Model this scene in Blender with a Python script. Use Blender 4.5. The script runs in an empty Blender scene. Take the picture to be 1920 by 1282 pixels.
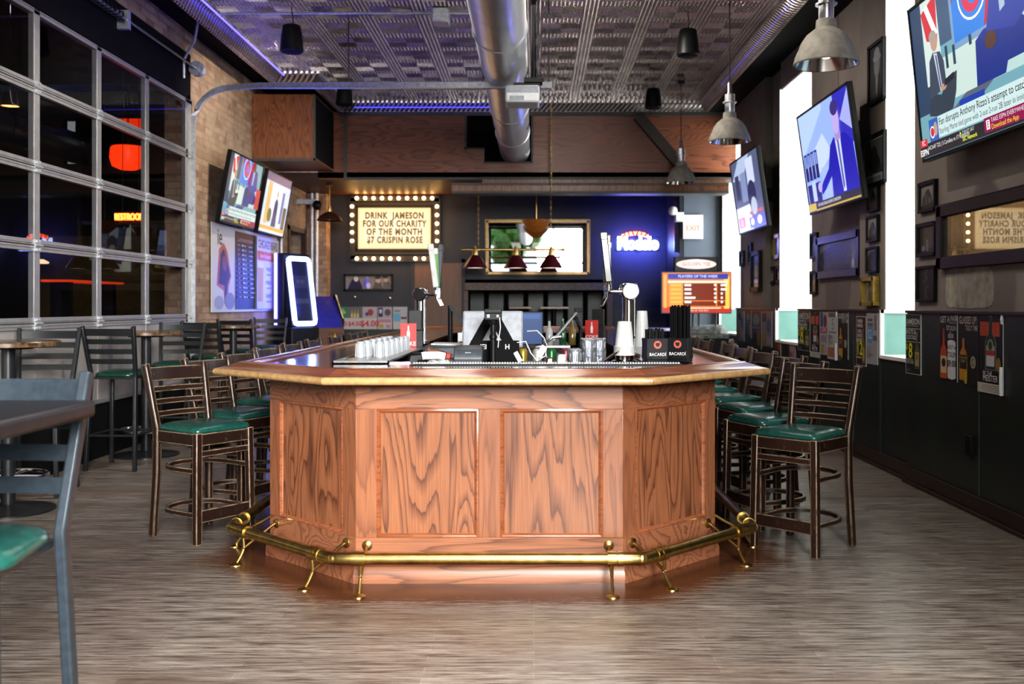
import bpy, bmesh, math, random
from mathutils import Vector, Matrix
RN = random.Random(7)
SC = bpy.context.scene
C = SC.collection
PI = math.pi
F, CX, CY, CAMH = 1867.0, 1001.0, 571.0, 1.42      # focal length in px, vanishing point, eye height (1920x1282 frame)
def onY(px, py, Y): return Vector(((px-CX)/F*Y, Y, CAMH+(CY-py)/F*Y))
def onX(px, py, X):
    Y = X*F/(px-CX); return Vector((X, Y, CAMH+(CY-py)/F*Y))

# ------------------------------------------------------------------ materials
def nt(name):
    m = bpy.data.materials.new(name); m.use_nodes = True
    t = m.node_tree; t.nodes.clear()
    return m, t
def N(t, typ, **kw):
    n = t.nodes.new(typ)
    for k, v in kw.items():
        if k.startswith('i_'):
            k = k[2:]; k = int(k) if k.isdigit() else k.replace('_', ' ')
            n.inputs[k].default_value = v
        else: setattr(n, k, v)
    return n
def L(t, a, ao, b, bi): t.links.new(a.outputs[ao], b.inputs[bi])
def math_(t, op, a=None, b=None, c=None):
    n = N(t, 'ShaderNodeMath', operation=op)
    for i, v in enumerate((a, b, c)):
        if v is None: continue
        if isinstance(v, (int, float)): n.inputs[i].default_value = v
        else: t.links.new(v, n.inputs[i])
    return n.outputs[0]
def ramp(t, fac, stops, interp='LINEAR'):
    r = N(t, 'ShaderNodeValToRGB'); r.color_ramp.interpolation = interp
    e = r.color_ramp.elements
    while len(e) < len(stops): e.new(0.5)
    for el, (p, c) in zip(e, stops):
        el.position = p; el.color = (*c, 1) if len(c) == 3 else c
    t.links.new(fac, r.inputs[0]); return r.outputs[0]
def mixc(t, fac, a, b, bt='MIX'):
    n = N(t, 'ShaderNodeMix', data_type='RGBA', blend_type=bt)
    for i, v in ((0, fac), (6, a), (7, b)):
        if isinstance(v, (int, float)): n.inputs[i].default_value = v
        elif isinstance(v, tuple): n.inputs[i].default_value = (*v, 1) if len(v) == 3 else v
        else: t.links.new(v, n.inputs[i])
    return n.outputs[2]
def bsdf(t, col=None, rough=.5, metal=0, coat=0, spec=.5, emis=None, estr=0, normal=None, coat_rough=.05):
    p = N(t, 'ShaderNodeBsdfPrincipled'); o = N(t, 'ShaderNodeOutputMaterial')
    L(t, p, 0, o, 0)
    def s(k, v):
        if v is None: return
        if isinstance(v, (int, float)): p.inputs[k].default_value = v
        elif isinstance(v, tuple): p.inputs[k].default_value = (*v, 1)
        else: t.links.new(v, p.inputs[k])
    s('Base Color', col); s('Roughness', rough); s('Metallic', metal); s('Coat Weight', coat); s('Coat Roughness', coat_rough)
    s('Specular IOR Level', spec); s('Emission Color', emis); s('Emission Strength', estr)
    if normal is not None: t.links.new(normal, p.inputs['Normal'])
    return p
def coords(t, scale=(1, 1, 1), kind='Object', rot=(0, 0, 0)):
    c = N(t, 'ShaderNodeTexCoord'); m = N(t, 'ShaderNodeMapping')
    m.inputs['Scale'].default_value = scale; m.inputs['Rotation'].default_value = rot
    L(t, c, kind, m, 0); return m.outputs[0]
def noise(t, vec, scale, detail=3, rough=.5, dist=0):
    n = N(t, 'ShaderNodeTexNoise'); n.inputs['Scale'].default_value = scale
    n.inputs['Detail'].default_value = detail; n.inputs['Roughness'].default_value = rough
    n.inputs['Distortion'].default_value = dist
    t.links.new(vec, n.inputs['Vector']); return n.outputs[0]
def bump(t, h, strength=.3, dist=.01):
    b = N(t, 'ShaderNodeBump'); b.inputs['Strength'].default_value = strength; b.inputs['Distance'].default_value = dist
    t.links.new(h, b.inputs['Height']); return b.outputs[0]
MC = {}
def mat(name, col, rough=.5, metal=0, coat=0, var=.12, vs=9, bmp=0, bs=60, spec=.5, emis=None, estr=0, col2=None):
    if name in MC: return MC[name]
    m, t = nt(name)
    v = coords(t)
    nz = noise(t, v, vs, 4)
    c2 = col2 or tuple(max(0, x*(1-2.2*var)) for x in col)
    c = mixc(t, ramp(t, nz, [(.35, (0, 0, 0)), (.7, (1, 1, 1))]), col, c2)
    nm = bump(t, noise(t, v, bs, 3), bmp, .004) if bmp else None
    bsdf(t, c, rough, metal, coat, spec, emis, estr, nm)
    MC[name] = m; return m
def glow(name, col, strength):
    if name in MC: return MC[name]
    m, t = nt(name)
    bsdf(t, tuple(min(1, x) for x in col), .4, emis=col, estr=strength); MC[name] = m; return m
def glass(name, tint=(1, 1, 1), boost=1.5, rough=.01):
    if name in MC: return MC[name]
    m, t = nt(name)
    lw = N(t, 'ShaderNodeLayerWeight'); lw.inputs[0].default_value = .5
    fz = math_(t, 'ADD', math_(t, 'MULTIPLY', math_(t, 'POWER', lw.outputs['Facing'], 5.0), .95), .045)
    tr = N(t, 'ShaderNodeBsdfTransparent'); tr.inputs[0].default_value = (*tint, 1)
    gl = N(t, 'ShaderNodeBsdfGlossy'); gl.inputs['Roughness'].default_value = rough
    mx = N(t, 'ShaderNodeMixShader'); o = N(t, 'ShaderNodeOutputMaterial')
    t.links.new(math_(t, 'MINIMUM', math_(t, 'MULTIPLY', fz, boost), 1.0), mx.inputs[0])
    L(t, tr, 0, mx, 1); L(t, gl, 0, mx, 2); L(t, mx, 0, o, 0)
    MC[name] = m; return m
def milky(name, tint, body, rough=.08):
    if name in MC: return MC[name]
    m, t = nt(name)
    tr = N(t, 'ShaderNodeBsdfTransparent'); tr.inputs[0].default_value = (*tint, 1)
    df = N(t, 'ShaderNodeBsdfDiffuse'); df.inputs[0].default_value = (.85, .88, .92, 1)
    gl = N(t, 'ShaderNodeBsdfGlossy'); gl.inputs['Roughness'].default_value = rough
    lw = N(t, 'ShaderNodeLayerWeight'); lw.inputs[0].default_value = .45
    m1 = N(t, 'ShaderNodeMixShader'); m1.inputs[0].default_value = body; L(t, tr, 0, m1, 1); L(t, df, 0, m1, 2)
    m2 = N(t, 'ShaderNodeMixShader'); L(t, lw, 'Fresnel', m2, 0); L(t, m1, 0, m2, 1); L(t, gl, 0, m2, 2)
    o = N(t, 'ShaderNodeOutputMaterial'); L(t, m2, 0, o, 0); MC[name] = m; return m
def attr_mat(name, kind):
    if name in MC: return MC[name]
    m, t = nt(name)
    a = N(t, 'ShaderNodeVertexColor'); a.layer_name = 'Col'
    if kind == 'print':
        nz = noise(t, coords(t), 40, 3)
        c = mixc(t, math_(t, 'MULTIPLY', nz, .25), a.outputs[0], (.02, .02, .02))
        bsdf(t, c, .45, spec=.4)
    elif kind == 'framed':      # a print under picture glass
        nz = noise(t, coords(t), 30, 4)
        c = mixc(t, math_(t, 'MULTIPLY', nz, .35), a.outputs[0], (.015, .015, .015))
        bsdf(t, c, .35, coat=.3, spec=.3, coat_rough=.02)
    elif kind == 'screen':
        bsdf(t, (.006, .006, .007), .3, spec=.25, emis=a.outputs[0], estr=.95)
    elif kind == 'sign':
        bsdf(t, (.02, .02, .02), .3, emis=a.outputs[0], estr=.92)
    MC[name] = m; return m

def wood(name, light, dark, grain='Z', scale=1.0, rough=.3, coat=.3, line=.55, freq=9, fine=.35, gl=.36):
    """flat-sawn timber: contour lines of a stretched noise give cathedral grain"""
    if name in MC: return MC[name]
    m, t = nt(name)
    s = {'Z': (2.3, 2.3, gl), 'X': (gl, 2.3, 2.3), 'Y': (2.3, gl, 2.3)}[grain]
    f = {'Z': (150, 150, 3), 'X': (3, 150, 150), 'Y': (150, 3, 150)}[grain]
    v = coords(t, tuple(x*scale for x in s))
    n = noise(t, v, 1.6, 2.2, .42, .35)
    jag = noise(t, coords(t, tuple(x*scale*.35 for x in f)), 1, 2, .5)
    n = math_(t, 'ADD', n, math_(t, 'MULTIPLY', jag, .035))
    fr = math_(t, 'FRACT', math_(t, 'MULTIPLY', n, freq))
    ln = ramp(t, fr, [(0, (.1, .1, .1)), (.45, (.0, .0, .0)), (.80, (.55, .55, .55)), (.93, (1, 1, 1)), (1, (.1, .1, .1))])
    fn = noise(t, coords(t, tuple(x*scale for x in f)), 1, 3, .6)
    fl = ramp(t, fn, [(.42, (0, 0, 0)), (.66, (1, 1, 1))])
    big = noise(t, coords(t), 2.2, 2)
    c1 = mixc(t, math_(t, 'MULTIPLY', big, .55), light, tuple(x*.62 for x in light))
    c2 = mixc(t, math_(t, 'MULTIPLY', ln, line), c1, dark)
    c3 = mixc(t, math_(t, 'MULTIPLY', fl, fine), c2, dark)
    bsdf(t, c3, rough, coat=coat, normal=bump(t, fn, .08, .002), coat_rough=.12)
    MC[name] = m; return m
def worn_wood(name, base, worn, rough=.35):
    if name in MC: return MC[name]
    m, t = nt(name)
    bv = N(t, 'ShaderNodeBevel'); bv.samples = 3; bv.inputs['Radius'].default_value = .008
    g = N(t, 'ShaderNodeNewGeometry')
    d = N(t, 'ShaderNodeVectorMath', operation='DOT_PRODUCT'); L(t, bv, 0, d, 0); L(t, g, 'Normal', d, 1)
    e = math_(t, 'SUBTRACT', 1.0, d.outputs['Value'])
    v = coords(t)
    nz = noise(t, v, 14, 4, .6)
    k = math_(t, 'MULTIPLY', ramp(t, e, [(.006, (0, 0, 0)), (.055, (1, 1, 1))]), ramp(t, nz, [(.30, (0, 0, 0)), (.54, (1, 1, 1))]))
    sc = ramp(t, noise(t, coords(t, (30, 30, 5)), 3, 4, .7), [(.62, (0, 0, 0)), (.75, (.35, .35, .35))])
    k = math_(t, 'MAXIMUM', k, sc)
    c = mixc(t, k, mixc(t, nz, base, tuple(x*.45 for x in base)), worn)
    bsdf(t, c, rough, coat=.25, coat_rough=.2)
    MC[name] = m; return m

OAK_V = wood('oak_vertical', (.35, .140, .066), (.075, .027, .016), 'Z', 1, .30, .3, .9, 19)
OAK_H = wood('oak_horizontal', (.36, .148, .074), (.09, .034, .021), 'X', 1, .36, .05, .8, 16)
OAK_S = wood('oak_stile', (.34, .136, .066), (.10, .036, .022), 'Z', 1.3, .30, .3, .5, 14)
OAK_RAIL = wood('oak_bar_rail', (.36, .125, .055), (.10, .034, .016), 'X', 1.2, .2, .7, .5, 14)
COUNTER = wood('counter_varnish', (.11, .038, .022), (.03, .010, .006), 'Y', 1, .09, 1.0, .5, 16)
PLY = wood('plywood_stain', (.33, .118, .058), (.075, .024, .013), 'X', .8, .4, .15, .8, 22)
PLY_V = wood('plywood_upright', (.30, .115, .05), (.06, .020, .010), 'Z', 1.1, .4, .15, .85, 24)
DARKWOOD = wood('dark_walnut', (.075, .034, .020), (.02, .009, .006), 'Z', 1, .35, .3)
TABLEWOOD = mat('charred_table_edge', (.22, .13, .06), .3, coat=.5, vs=28, col2=(.012, .008, .006))
STOOLW = worn_wood('worn_stool_wood', (.030, .014, .010), (.50, .37, .24))
BRASS = mat('aged_brass', (.66, .47, .17), .30, 1, vs=14, var=.2)
GREENV = mat('green_vinyl', (.016, .090, .072), .26, vs=30, bmp=.12, bs=120, coat=.2)
DKGREENV = mat('dark_green_vinyl', (.008, .048, .032), .3, vs=30, bmp=.12, bs=120, coat=.2)
BLKMETAL = mat('black_powder_coat', (.018, .020, .022), .36, vs=50, bmp=.06, bs=200)
FGMETAL = mat('blue_black_powder_coat', (.026, .036, .046), .33, vs=50, bmp=.06, bs=200)
CHROME = mat('chrome', (.75, .75, .76), .08, 1, var=.05)
STEEL = mat('brushed_steel', (.55, .55, .56), .28, 1, vs=40)
GALV = mat('galvanised_steel', (.62, .64, .66), .4, .45, vs=25, var=.15)
ALU = mat('anodised_aluminium', (.46, .45, .44), .42, .55, vs=12, var=.06)
PANELGREY = mat('grey_door_skin', (.60, .56, .53), .35, .35, vs=3, var=.12, bmp=.05, bs=15)
BLACK = mat('black_plastic', (.008, .008, .009), .45, vs=30, spec=.28)
MATTEBLK = mat('matte_black_paint', (.010, .010, .011), .75, vs=8, spec=.12)
GREYPL = mat('slate_plastic', (.05, .062, .075), .38, vs=25)
LTGREY = mat('silver_plastic', (.36, .38, .42), .35, vs=25)
WHITEPL = mat('white_plastic', (.78, .79, .78), .35, vs=30, var=.05)
TAUPE = mat('taupe_plaster', (.30, .255, .22), .65, vs=2.5, var=.10, bmp=.05, bs=30)
TAUPE_L = mat('olive_plaster', (.21, .195, .155), .6, vs=2.5, var=.08)
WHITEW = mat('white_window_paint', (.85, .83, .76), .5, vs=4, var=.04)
SUNLIT_GREEN = mat('sunlit_green_reveal', (.115, .24, .205), .5, vs=6, var=.06)  # dado green made paler, with the bright daylight put into its colour
DKGREEN = mat('dark_green_panel', (.020, .028, .025), .38, vs=3, var=.16, bmp=.05, bs=22)
NAVY = mat('navy_plaster', (.020, .022, .034), .5, vs=3, var=.12)
GREYWALL = mat('grey_lit_plaster', (.10, .12, .15), .6, vs=3, var=.06)
BASEB = mat('brown_baseboard', (.030, .012, .010), .35, vs=6)
GOLD = mat('gold_frame', (.55, .40, .10), .3, .8, vs=30)
MAROON = mat('maroon_enamel', (.095, .012, .022), .3, vs=20, coat=.4)
DUSTY = mat('dusty_grey_enamel', (.36, .33, .28), .7, vs=18, var=.15)
COPPER = mat('old_copper', (.20, .085, .045), .4, .7, vs=25, var=.25)
PATCH = mat('bare_plaster_patch', (.50, .48, .41), .7, vs=11, col2=(.32, .28, .19))
CLEARG = glass('clear_glass', (.97, .98, .98), 2.2)
PRINT = attr_mat('printed_paper', 'print'); FRAMED = attr_mat('print_under_glass', 'framed')
SCREEN = attr_mat('lit_screen', 'screen'); SIGNM = attr_mat('backlit_letter_board', 'sign')

def floor_mat():
    m, t = nt('worn_plank_floor')
    tc = N(t, 'ShaderNodeTexCoord')
    sx = N(t, 'ShaderNodeSeparateXYZ'); L(t, tc, 'Object', sx, 0)
    br = N(t, 'ShaderNodeTexBrick', offset=.37, offset_frequency=2)
    for k, v in (('Scale', 1), ('Brick Width', 1.15), ('Row Height', .062), ('Mortar Size', .0016), ('Bias', 0)): br.inputs[k].default_value = v
    br.inputs['Color1'].default_value = (.25, .25, .25, 1); br.inputs['Color2'].default_value = (.75, .75, .75, 1); br.inputs['Mortar'].default_value = (0, 0, 0, 1)
    L(t, tc, 'Object', br, 'Vector')
    st = noise(t, coords(t, (1.6, 24, 1)), 2.4, 7, .72)          # streaks along the boards
    ft = noise(t, coords(t, (5, 170, 1)), 1.5, 4, .7)
    bg = noise(t, coords(t, (.55, 1.0, 1)), 1.5, 4, .6)
    worn = mixc(t, ramp(t, st, [(.38, (0, 0, 0)), (.58, (1, 1, 1))]), (.062, .045, .036), (.44, .39, .34))
    worn = mixc(t, ramp(t, bg, [(.50, (0, 0, 0)), (.8, (1, 1, 1))]), worn, (.19, .125, .085))
    worn = mixc(t, math_(t, 'MULTIPLY', br.outputs['Color'], .6), worn, tuple([.055, .038, .028]))
    worn = mixc(t, ramp(t, ft, [(.5, (0, 0, 0)), (.72, (.75, .75, .75))]), worn, (.035, .022, .016))
    # varnish kept along the foot of the bar
    ax = math_(t, 'ABSOLUTE', math_(t, 'ADD', sx.outputs[0], .22))
    d1 = math_(t, 'SUBTRACT', 4.72, sx.outputs[1])
    d2 = math_(t, 'SUBTRACT', ax, 1.62)
    d3 = math_(t, 'MULTIPLY', math_(t, 'ADD', math_(t, 'SUBTRACT', ax, .82), d1), .707)
    d = math_(t, 'MAXIMUM', math_(t, 'MAXIMUM', d1, d2), d3)
    d = math_(t, 'ADD', d, math_(t, 'MULTIPLY', math_(t, 'SUBTRACT', st, .5), .55))
    k = ramp(t, math_(t, 'ADD', d, .5), [(.42, (1, 1, 1)), (.56, (0, 0, 0))])
    red = mixc(t, st, (.17, .068, .028), (.07, .026, .012))
    red = mixc(t, math_(t, 'MULTIPLY', br.outputs['Color'], .35), red, (.035, .014, .008))
    c = mixc(t, k, worn, red)
    rg = math_(t, 'ADD', math_(t, 'MULTIPLY', st, .22), .24)
    rg = math_(t, 'SUBTRACT', rg, math_(t, 'MULTIPLY', k, .14))
    h = math_(t, 'ADD', br.outputs['Fac'], math_(t, 'MULTIPLY', ft, -.5))
    bsdf(t, c, rg, spec=.5, normal=bump(t, h, -.25, .003))
    return m
def brick_mat():
    m, t = nt('old_common_brick')
    tc = N(t, 'ShaderNodeTexCoord'); sx = N(t, 'ShaderNodeSeparateXYZ'); L(t, tc, 'Object', sx, 0)
    cb = N(t, 'ShaderNodeCombineXYZ')
    t.links.new(math_(t, 'ADD', sx.outputs[1], sx.outputs[0]), cb.inputs[0]); L(t, sx, 2, cb, 1)
    br = N(t, 'ShaderNodeTexBrick')
    for k, v in (('Scale', 1), ('Brick Width', .235), ('Row Height', .082), ('Mortar Size', .008), ('Mortar Smooth', .3), ('Bias', -.1)): br.inputs[k].default_value = v
    br.inputs['Color1'].default_value = (.42, .29, .19, 1); br.inputs['Color2'].default_value = (.22, .12, .075, 1); br.inputs['Mortar'].default_value = (.24, .20, .16, 1)
    L(t, cb, 0, br, 'Vector')
    v = coords(t)
    c = mixc(t, ramp(t, noise(t, v, 1.1, 5, .65), [(.42, (0, 0, 0)), (.72, (1, 1, 1))]), br.outputs['Color'], (.42, .33, .24))
    c = mixc(t, ramp(t, noise(t, v, 7, 4, .6), [(.55, (0, 0, 0)), (.75, (.7, .7, .7))]), c, (.10, .065, .05))
    h = math_(t, 'ADD', math_(t, 'MULTIPLY', br.outputs['Fac'], -1), math_(t, 'MULTIPLY', noise(t, v, 25, 4), .6))
    bsdf(t, c, .8, normal=bump(t, h, .7, .012))
    return m
def tin_mat():
    m, t = nt('pressed_tin')
    tc = N(t, 'ShaderNodeTexCoord'); sx = N(t, 'ShaderNodeSeparateXYZ'); L(t, tc, 'Object', sx, 0)
    T = .62
    u = math_(t, 'FRACT', math_(t, 'DIVIDE', sx.outputs[0], T)); w = math_(t, 'FRACT', math_(t, 'DIVIDE', sx.outputs[1], T))
    au = math_(t, 'ABSOLUTE', math_(t, 'SUBTRACT', u, .5)); aw = math_(t, 'ABSOLUTE', math_(t, 'SUBTRACT', w, .5))
    mx = math_(t, 'MAXIMUM', au, aw)
    band = math_(t, 'GREATER_THAN', mx, .36)                      # border of beads round each plate
    beads = math_(t, 'MULTIPLY', math_(t, 'ABSOLUTE', math_(t, 'SINE', math_(t, 'MULTIPLY', u, PI*14))), math_(t, 'ABSOLUTE', math_(t, 'SINE', math_(t, 'MULTIPLY', w, PI*14))))
    lat = math_(t, 'ABSOLUTE', math_(t, 'SINE', math_(t, 'MULTIPLY', math_(t, 'ADD', au, math_(t, 'MULTIPLY', aw, .6)), PI*16)))
    ridge = math_(t, 'MULTIPLY', math_(t, 'LESS_THAN', math_(t, 'ABSOLUTE', math_(t, 'SUBTRACT', mx, .33)), .025), 1.2)
    ridge2 = math_(t, 'MULTIPLY', math_(t, 'GREATER_THAN', mx, .485), 1.2)
    inner = math_(t, 'MULTIPLY', math_(t, 'SUBTRACT', 1.0, band), math_(t, 'MULTIPLY', lat, .7))
    h = math_(t, 'ADD', math_(t, 'ADD', math_(t, 'MULTIPLY', band, beads), inner), math_(t, 'ADD', ridge, ridge2))
    h = math_(t, 'ADD', h, math_(t, 'MULTIPLY', noise(t, coords(t), 5, 3), .22))
    c = mixc(t, noise(t, coords(t), 2, 3), (.58, .50, .45), (.26, .205, .175))
    bsdf(t, c, .15, .97, normal=bump(t, h, 1.0, .075))
    return m
def ribbed_mat(name, col, axis_expr, pitch, rough=.25, strength=.8):
    m, t = nt(name)
    tc = N(t, 'ShaderNodeTexCoord'); sx = N(t, 'ShaderNodeSeparateXYZ'); L(t, tc, 'Object', sx, 0)
    s = sx.outputs[axis_expr] if isinstance(axis_expr, int) else math_(t, 'ADD', sx.outputs[0], sx.outputs[1])
    w = math_(t, 'ABSOLUTE', math_(t, 'SINE', math_(t, 'MULTIPLY', s, PI/pitch)))
    c = mixc(t, math_(t, 'POWER', w, .6), tuple(x*.25 for x in col), col)
    bsdf(t, c, rough, .9, normal=bump(t, w, strength, .03))
    return m
FLOORM, BRICK, TIN = floor_mat(), brick_mat(), tin_mat()
CORN = ribbed_mat('fluted_tin_cornice', (.75, .70, .66), 'xy', .075)
def duct_mat():
    m, t = nt('spiral_duct_steel')
    tc = N(t, 'ShaderNodeTexCoord'); sx = N(t, 'ShaderNodeSeparateXYZ'); L(t, tc, 'Object', sx, 0)
    s = math_(t, 'ADD', sx.outputs[1], math_(t, 'MULTIPLY', sx.outputs[0], .15))
    w = math_(t, 'FRACT', math_(t, 'MULTIPLY', s, 9))
    r = math_(t, 'LESS_THAN', w, .14)
    c = mixc(t, noise(t, coords(t), 6, 4), (.88, .90, .94), (.62, .64, .68))
    bsdf(t, c, .33, .72, normal=bump(t, r, .6, .012))
    return m
DUCT = duct_mat()

# ------------------------------------------------------------------ mesh building
class MB:
    def __init__(s): s.bm = bmesh.new()
    def _add(s, vs, fs):
        V = [s.bm.verts.new(v) for v in vs]
        for f in fs:
            try: s.bm.faces.new([V[i] for i in f])
            except ValueError: pass
        return s
    def box(s, x0, x1, y0, y1, z0, z1, M=None):
        vs = [Vector((x, y, z)) for z in (z0, z1) for y in (y0, y1) for x in (x0, x1)]
        if M is not None: vs = [M @ v for v in vs]
        return s._add(vs, [(0, 2, 3, 1), (4, 5, 7, 6), (0, 1, 5, 4), (2, 6, 7, 3), (0, 4, 6, 2), (1, 3, 7, 5)])
    def sweep(s, pts, prof, up=Vector((0, 0, 1)), closed=False):
        """sweep a closed 2D profile [(a,b)..] along pts; a across, b along up"""
        pts = [Vector(p) for p in pts]; n = len(pts); k = len(prof); vs = []
        for i, p in enumerate(pts):
            if closed: d = (pts[(i+1) % n]-pts[i-1])
            else: d = pts[min(i+1, n-1)]-pts[max(i-1, 0)]
            d.normalize(); u = up
            if abs(d.dot(u)) > .95: u = Vector((0, 1, 0)) if abs(d.y) < .9 else Vector((1, 0, 0))
            a = d.cross(u).normalized(); b = a.cross(d).normalized()
            vs += [p+a*q[0]+b*q[1] for q in prof]
        fs = []
        for i in range(n if closed else n-1):
            for j in range(k):
                a0 = i*k+j; a1 = i*k+(j+1) % k; b0 = ((i+1) % n)*k+j; b1 = ((i+1) % n)*k+(j+1) % k
                fs.append((a0, a1, b1, b0))
        if not closed: fs += [tuple(range(k))[::-1], tuple(range((n-1)*k, n*k))]
        return s._add(vs, fs)
    def bar(s, pts, w, h, up=Vector((0, 0, 1)), closed=False):
        return s.sweep(pts, [(-w/2, -h/2), (w/2, -h/2), (w/2, h/2), (-w/2, h/2)], up, closed)
    def tube(s, pts, r, n=10, closed=False):
        return s.sweep(pts, [(r*math.cos(2*PI*i/n), r*math.sin(2*PI*i/n)) for i in range(n)], Vector((0, 0, 1)), closed)
    def lathe(s, prof, c=(0, 0, 0), n=24, M=None, caps=True):
        c = Vector(c); vs = []; fs = []; k = len(prof)
        for i in range(n):
            a = 2*PI*i/n
            for r, z in prof:
                v = Vector((r*math.cos(a), r*math.sin(a), z))
                vs.append((M @ v if M is not None else v)+c)
        for i in range(n):
            for j in range(k-1):
                fs.append((i*k+j, ((i+1) % n)*k+j, ((i+1) % n)*k+j+1, i*k+j+1))
        if caps:
            if prof[0][0] > 1e-6: fs.append(tuple(i*k for i in range(n))[::-1])
            if prof[-1][0] > 1e-6: fs.append(tuple(i*k+k-1 for i in range(n)))
        return s._add(vs, fs)
    def prism(s, poly, z0, z1, M=None):
        n = len(poly)
        vs = [Vector((p[0], p[1], z)) for z in (z0, z1) for p in poly]
        if M is not None: vs = [M @ v for v in vs]
        return s._add(vs, [tuple(range(n))[::-1], tuple(range(n, 2*n))]+[(i, (i+1) % n, n+(i+1) % n, n+i) for i in range(n)])
    def ball(s, c, r, n=12, sc=(1, 1, 1)):
        k = n//2
        return s.lathe([(max(1e-7, r*sc[0]*math.sin(PI*j/k)), -r*sc[2]*math.cos(PI*j/k)) for j in range(k+1)], c, n, caps=False)
    def mesh(s, name, smooth=True, ang=38):
        bmesh.ops.remove_doubles(s.bm, verts=s.bm.verts, dist=1e-5)
        bmesh.ops.recalc_face_normals(s.bm, faces=s.bm.faces)
        me = bpy.data.meshes.new(name); s.bm.to_mesh(me); s.bm.free()
        if smooth and len(me.polygons):
            me.polygons.foreach_set('use_smooth', [True]*len(me.polygons))
            me.set_sharp_from_angle(angle=math.radians(ang))
        return me
    def build(s, name, m, parent=None, bevel=0, smooth=True, kind=None, label=None):
        me = s.mesh(name, smooth); o = bpy.data.objects.new(name, me); C.objects.link(o)
        if m: me.materials.append(m)
        if parent: o.parent = parent
        if bevel:
            b = o.modifiers.new('edge', 'BEVEL'); b.width = bevel; b.segments = 2; b.limit_method = 'ANGLE'; b.angle_limit = math.radians(40)
        if kind: o['kind'] = kind
        if label: o['label'] = label
        return o
def thing(name, label, cat, loc=(0, 0, 0), rotz=0, group=None):
    o = bpy.data.objects.new(name, None); C.objects.link(o); o.empty_display_size = .1
    o.location = loc; o.rotation_euler = (0, 0, rotz); o['label'] = label; o['category'] = cat
    if group: o['group'] = group
    return o
def tag(o, label, cat, group=None, kind=None):
    o['label'] = label; o['category'] = cat
    if group: o['group'] = group
    if kind: o['kind'] = kind
    return o
def dup(root, loc, rotz, label, group=None):
    r = root.copy(); C.objects.link(r); r.location = loc; r.rotation_euler = (0, 0, rotz); r['label'] = label
    if group: r['group'] = group
    for ch in list(root.children):
        c = ch.copy(); C.objects.link(c); c.parent = r
        for g in ch.children:
            d = g.copy(); C.objects.link(d); d.parent = c
    return r
def struct(mb, name, m, parent=None, bevel=0):
    return mb.build(name, m, parent, bevel, kind='structure')

# flat artwork: coloured shapes and lettering held in one mesh with a colour attribute; local x right, z up, faces -Y
class Art:
    def __init__(s, w, h, bg=None, step=.0006):
        s.w, s.h, s.step, s.l = w, h, step, 0; s.bm = bmesh.new(); s.cl = s.bm.loops.layers.float_color.new('Col')
        if bg: s.rect(0, 0, 1, 1, bg)
    def poly(s, pts, col):
        y = -s.l*s.step; s.l += 1
        f = s.bm.faces.new([s.bm.verts.new(((u-.5)*s.w, y, (v-.5)*s.h)) for u, v in pts])
        f.normal_update()
        if f.normal.y > 0: f.normal_flip()
        for lp in f.loops: lp[s.cl] = (*col, 1)
        return s
    def rect(s, u0, v0, u1, v1, col): return s.poly([(u0, v0), (u1, v0), (u1, v1), (u0, v1)], col)
    def ell(s, u, v, ru, rv, col, n=22, a0=0, a1=360):
        full = a1-a0 >= 360; k = n if full else n+1
        return s.poly([(u+ru*math.cos(math.radians(a0+(a1-a0)*i/n)), v+rv*math.sin(math.radians(a0+(a1-a0)*i/n))) for i in range(k)], col)
    def text(s, body, u, v, size, col, align='CENTER', sx=1.0, bold=0.0, rot=0, space=1.0):
        cu = bpy.data.curves.new('t', 'FONT'); cu.body = body; cu.size = size; cu.align_x = align; cu.align_y = 'CENTER'; cu.offset = bold*size
        cu.resolution_u = 3; cu.space_character = space
        ob = bpy.data.objects.new('t', cu); me = ob.to_mesh()
        y = -s.l*s.step; s.l += 1
        ca, sa = math.cos(rot), math.sin(rot)
        vs = [s.bm.verts.new(((u-.5)*s.w+(p.co.x*ca-p.co.y*sa)*sx, y, (v-.5)*s.h+p.co.x*sa+p.co.y*ca)) for p in me.vertices]
        for p in me.polygons:
            try: f = s.bm.faces.new([vs[i] for i in p.vertices])
            except ValueError: continue
            f.normal_update()
            if f.normal.y > 0: f.normal_flip()
            for lp in f.loops: lp[s.cl] = (*col, 1)
        ob.to_mesh_clear(); bpy.data.objects.remove(ob); bpy.data.curves.remove(cu)
        return s
    def build(s, name, m, parent=None, loc=(0, 0, 0), rot=(0, 0, 0)):
        me = bpy.data.meshes.new(name); s.bm.to_mesh(me); s.bm.free(); me.materials.append(m)
        o = bpy.data.objects.new(name, me); C.objects.link(o); o.location = loc; o.rotation_euler = rot
        if parent: o.parent = parent
        return o
FACE_NEG_X, FACE_POS_X = -PI/2, PI/2
# ================================================================== THE SETTING
XL, ZS, YB = -4.05, 4.45, 18.1           # left wall, soffit height, back wall
b = MB(); b.box(XL-.2, 3.5, -2.6, 20, -.1, 0); struct(b, 'floor', FLOORM)
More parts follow.
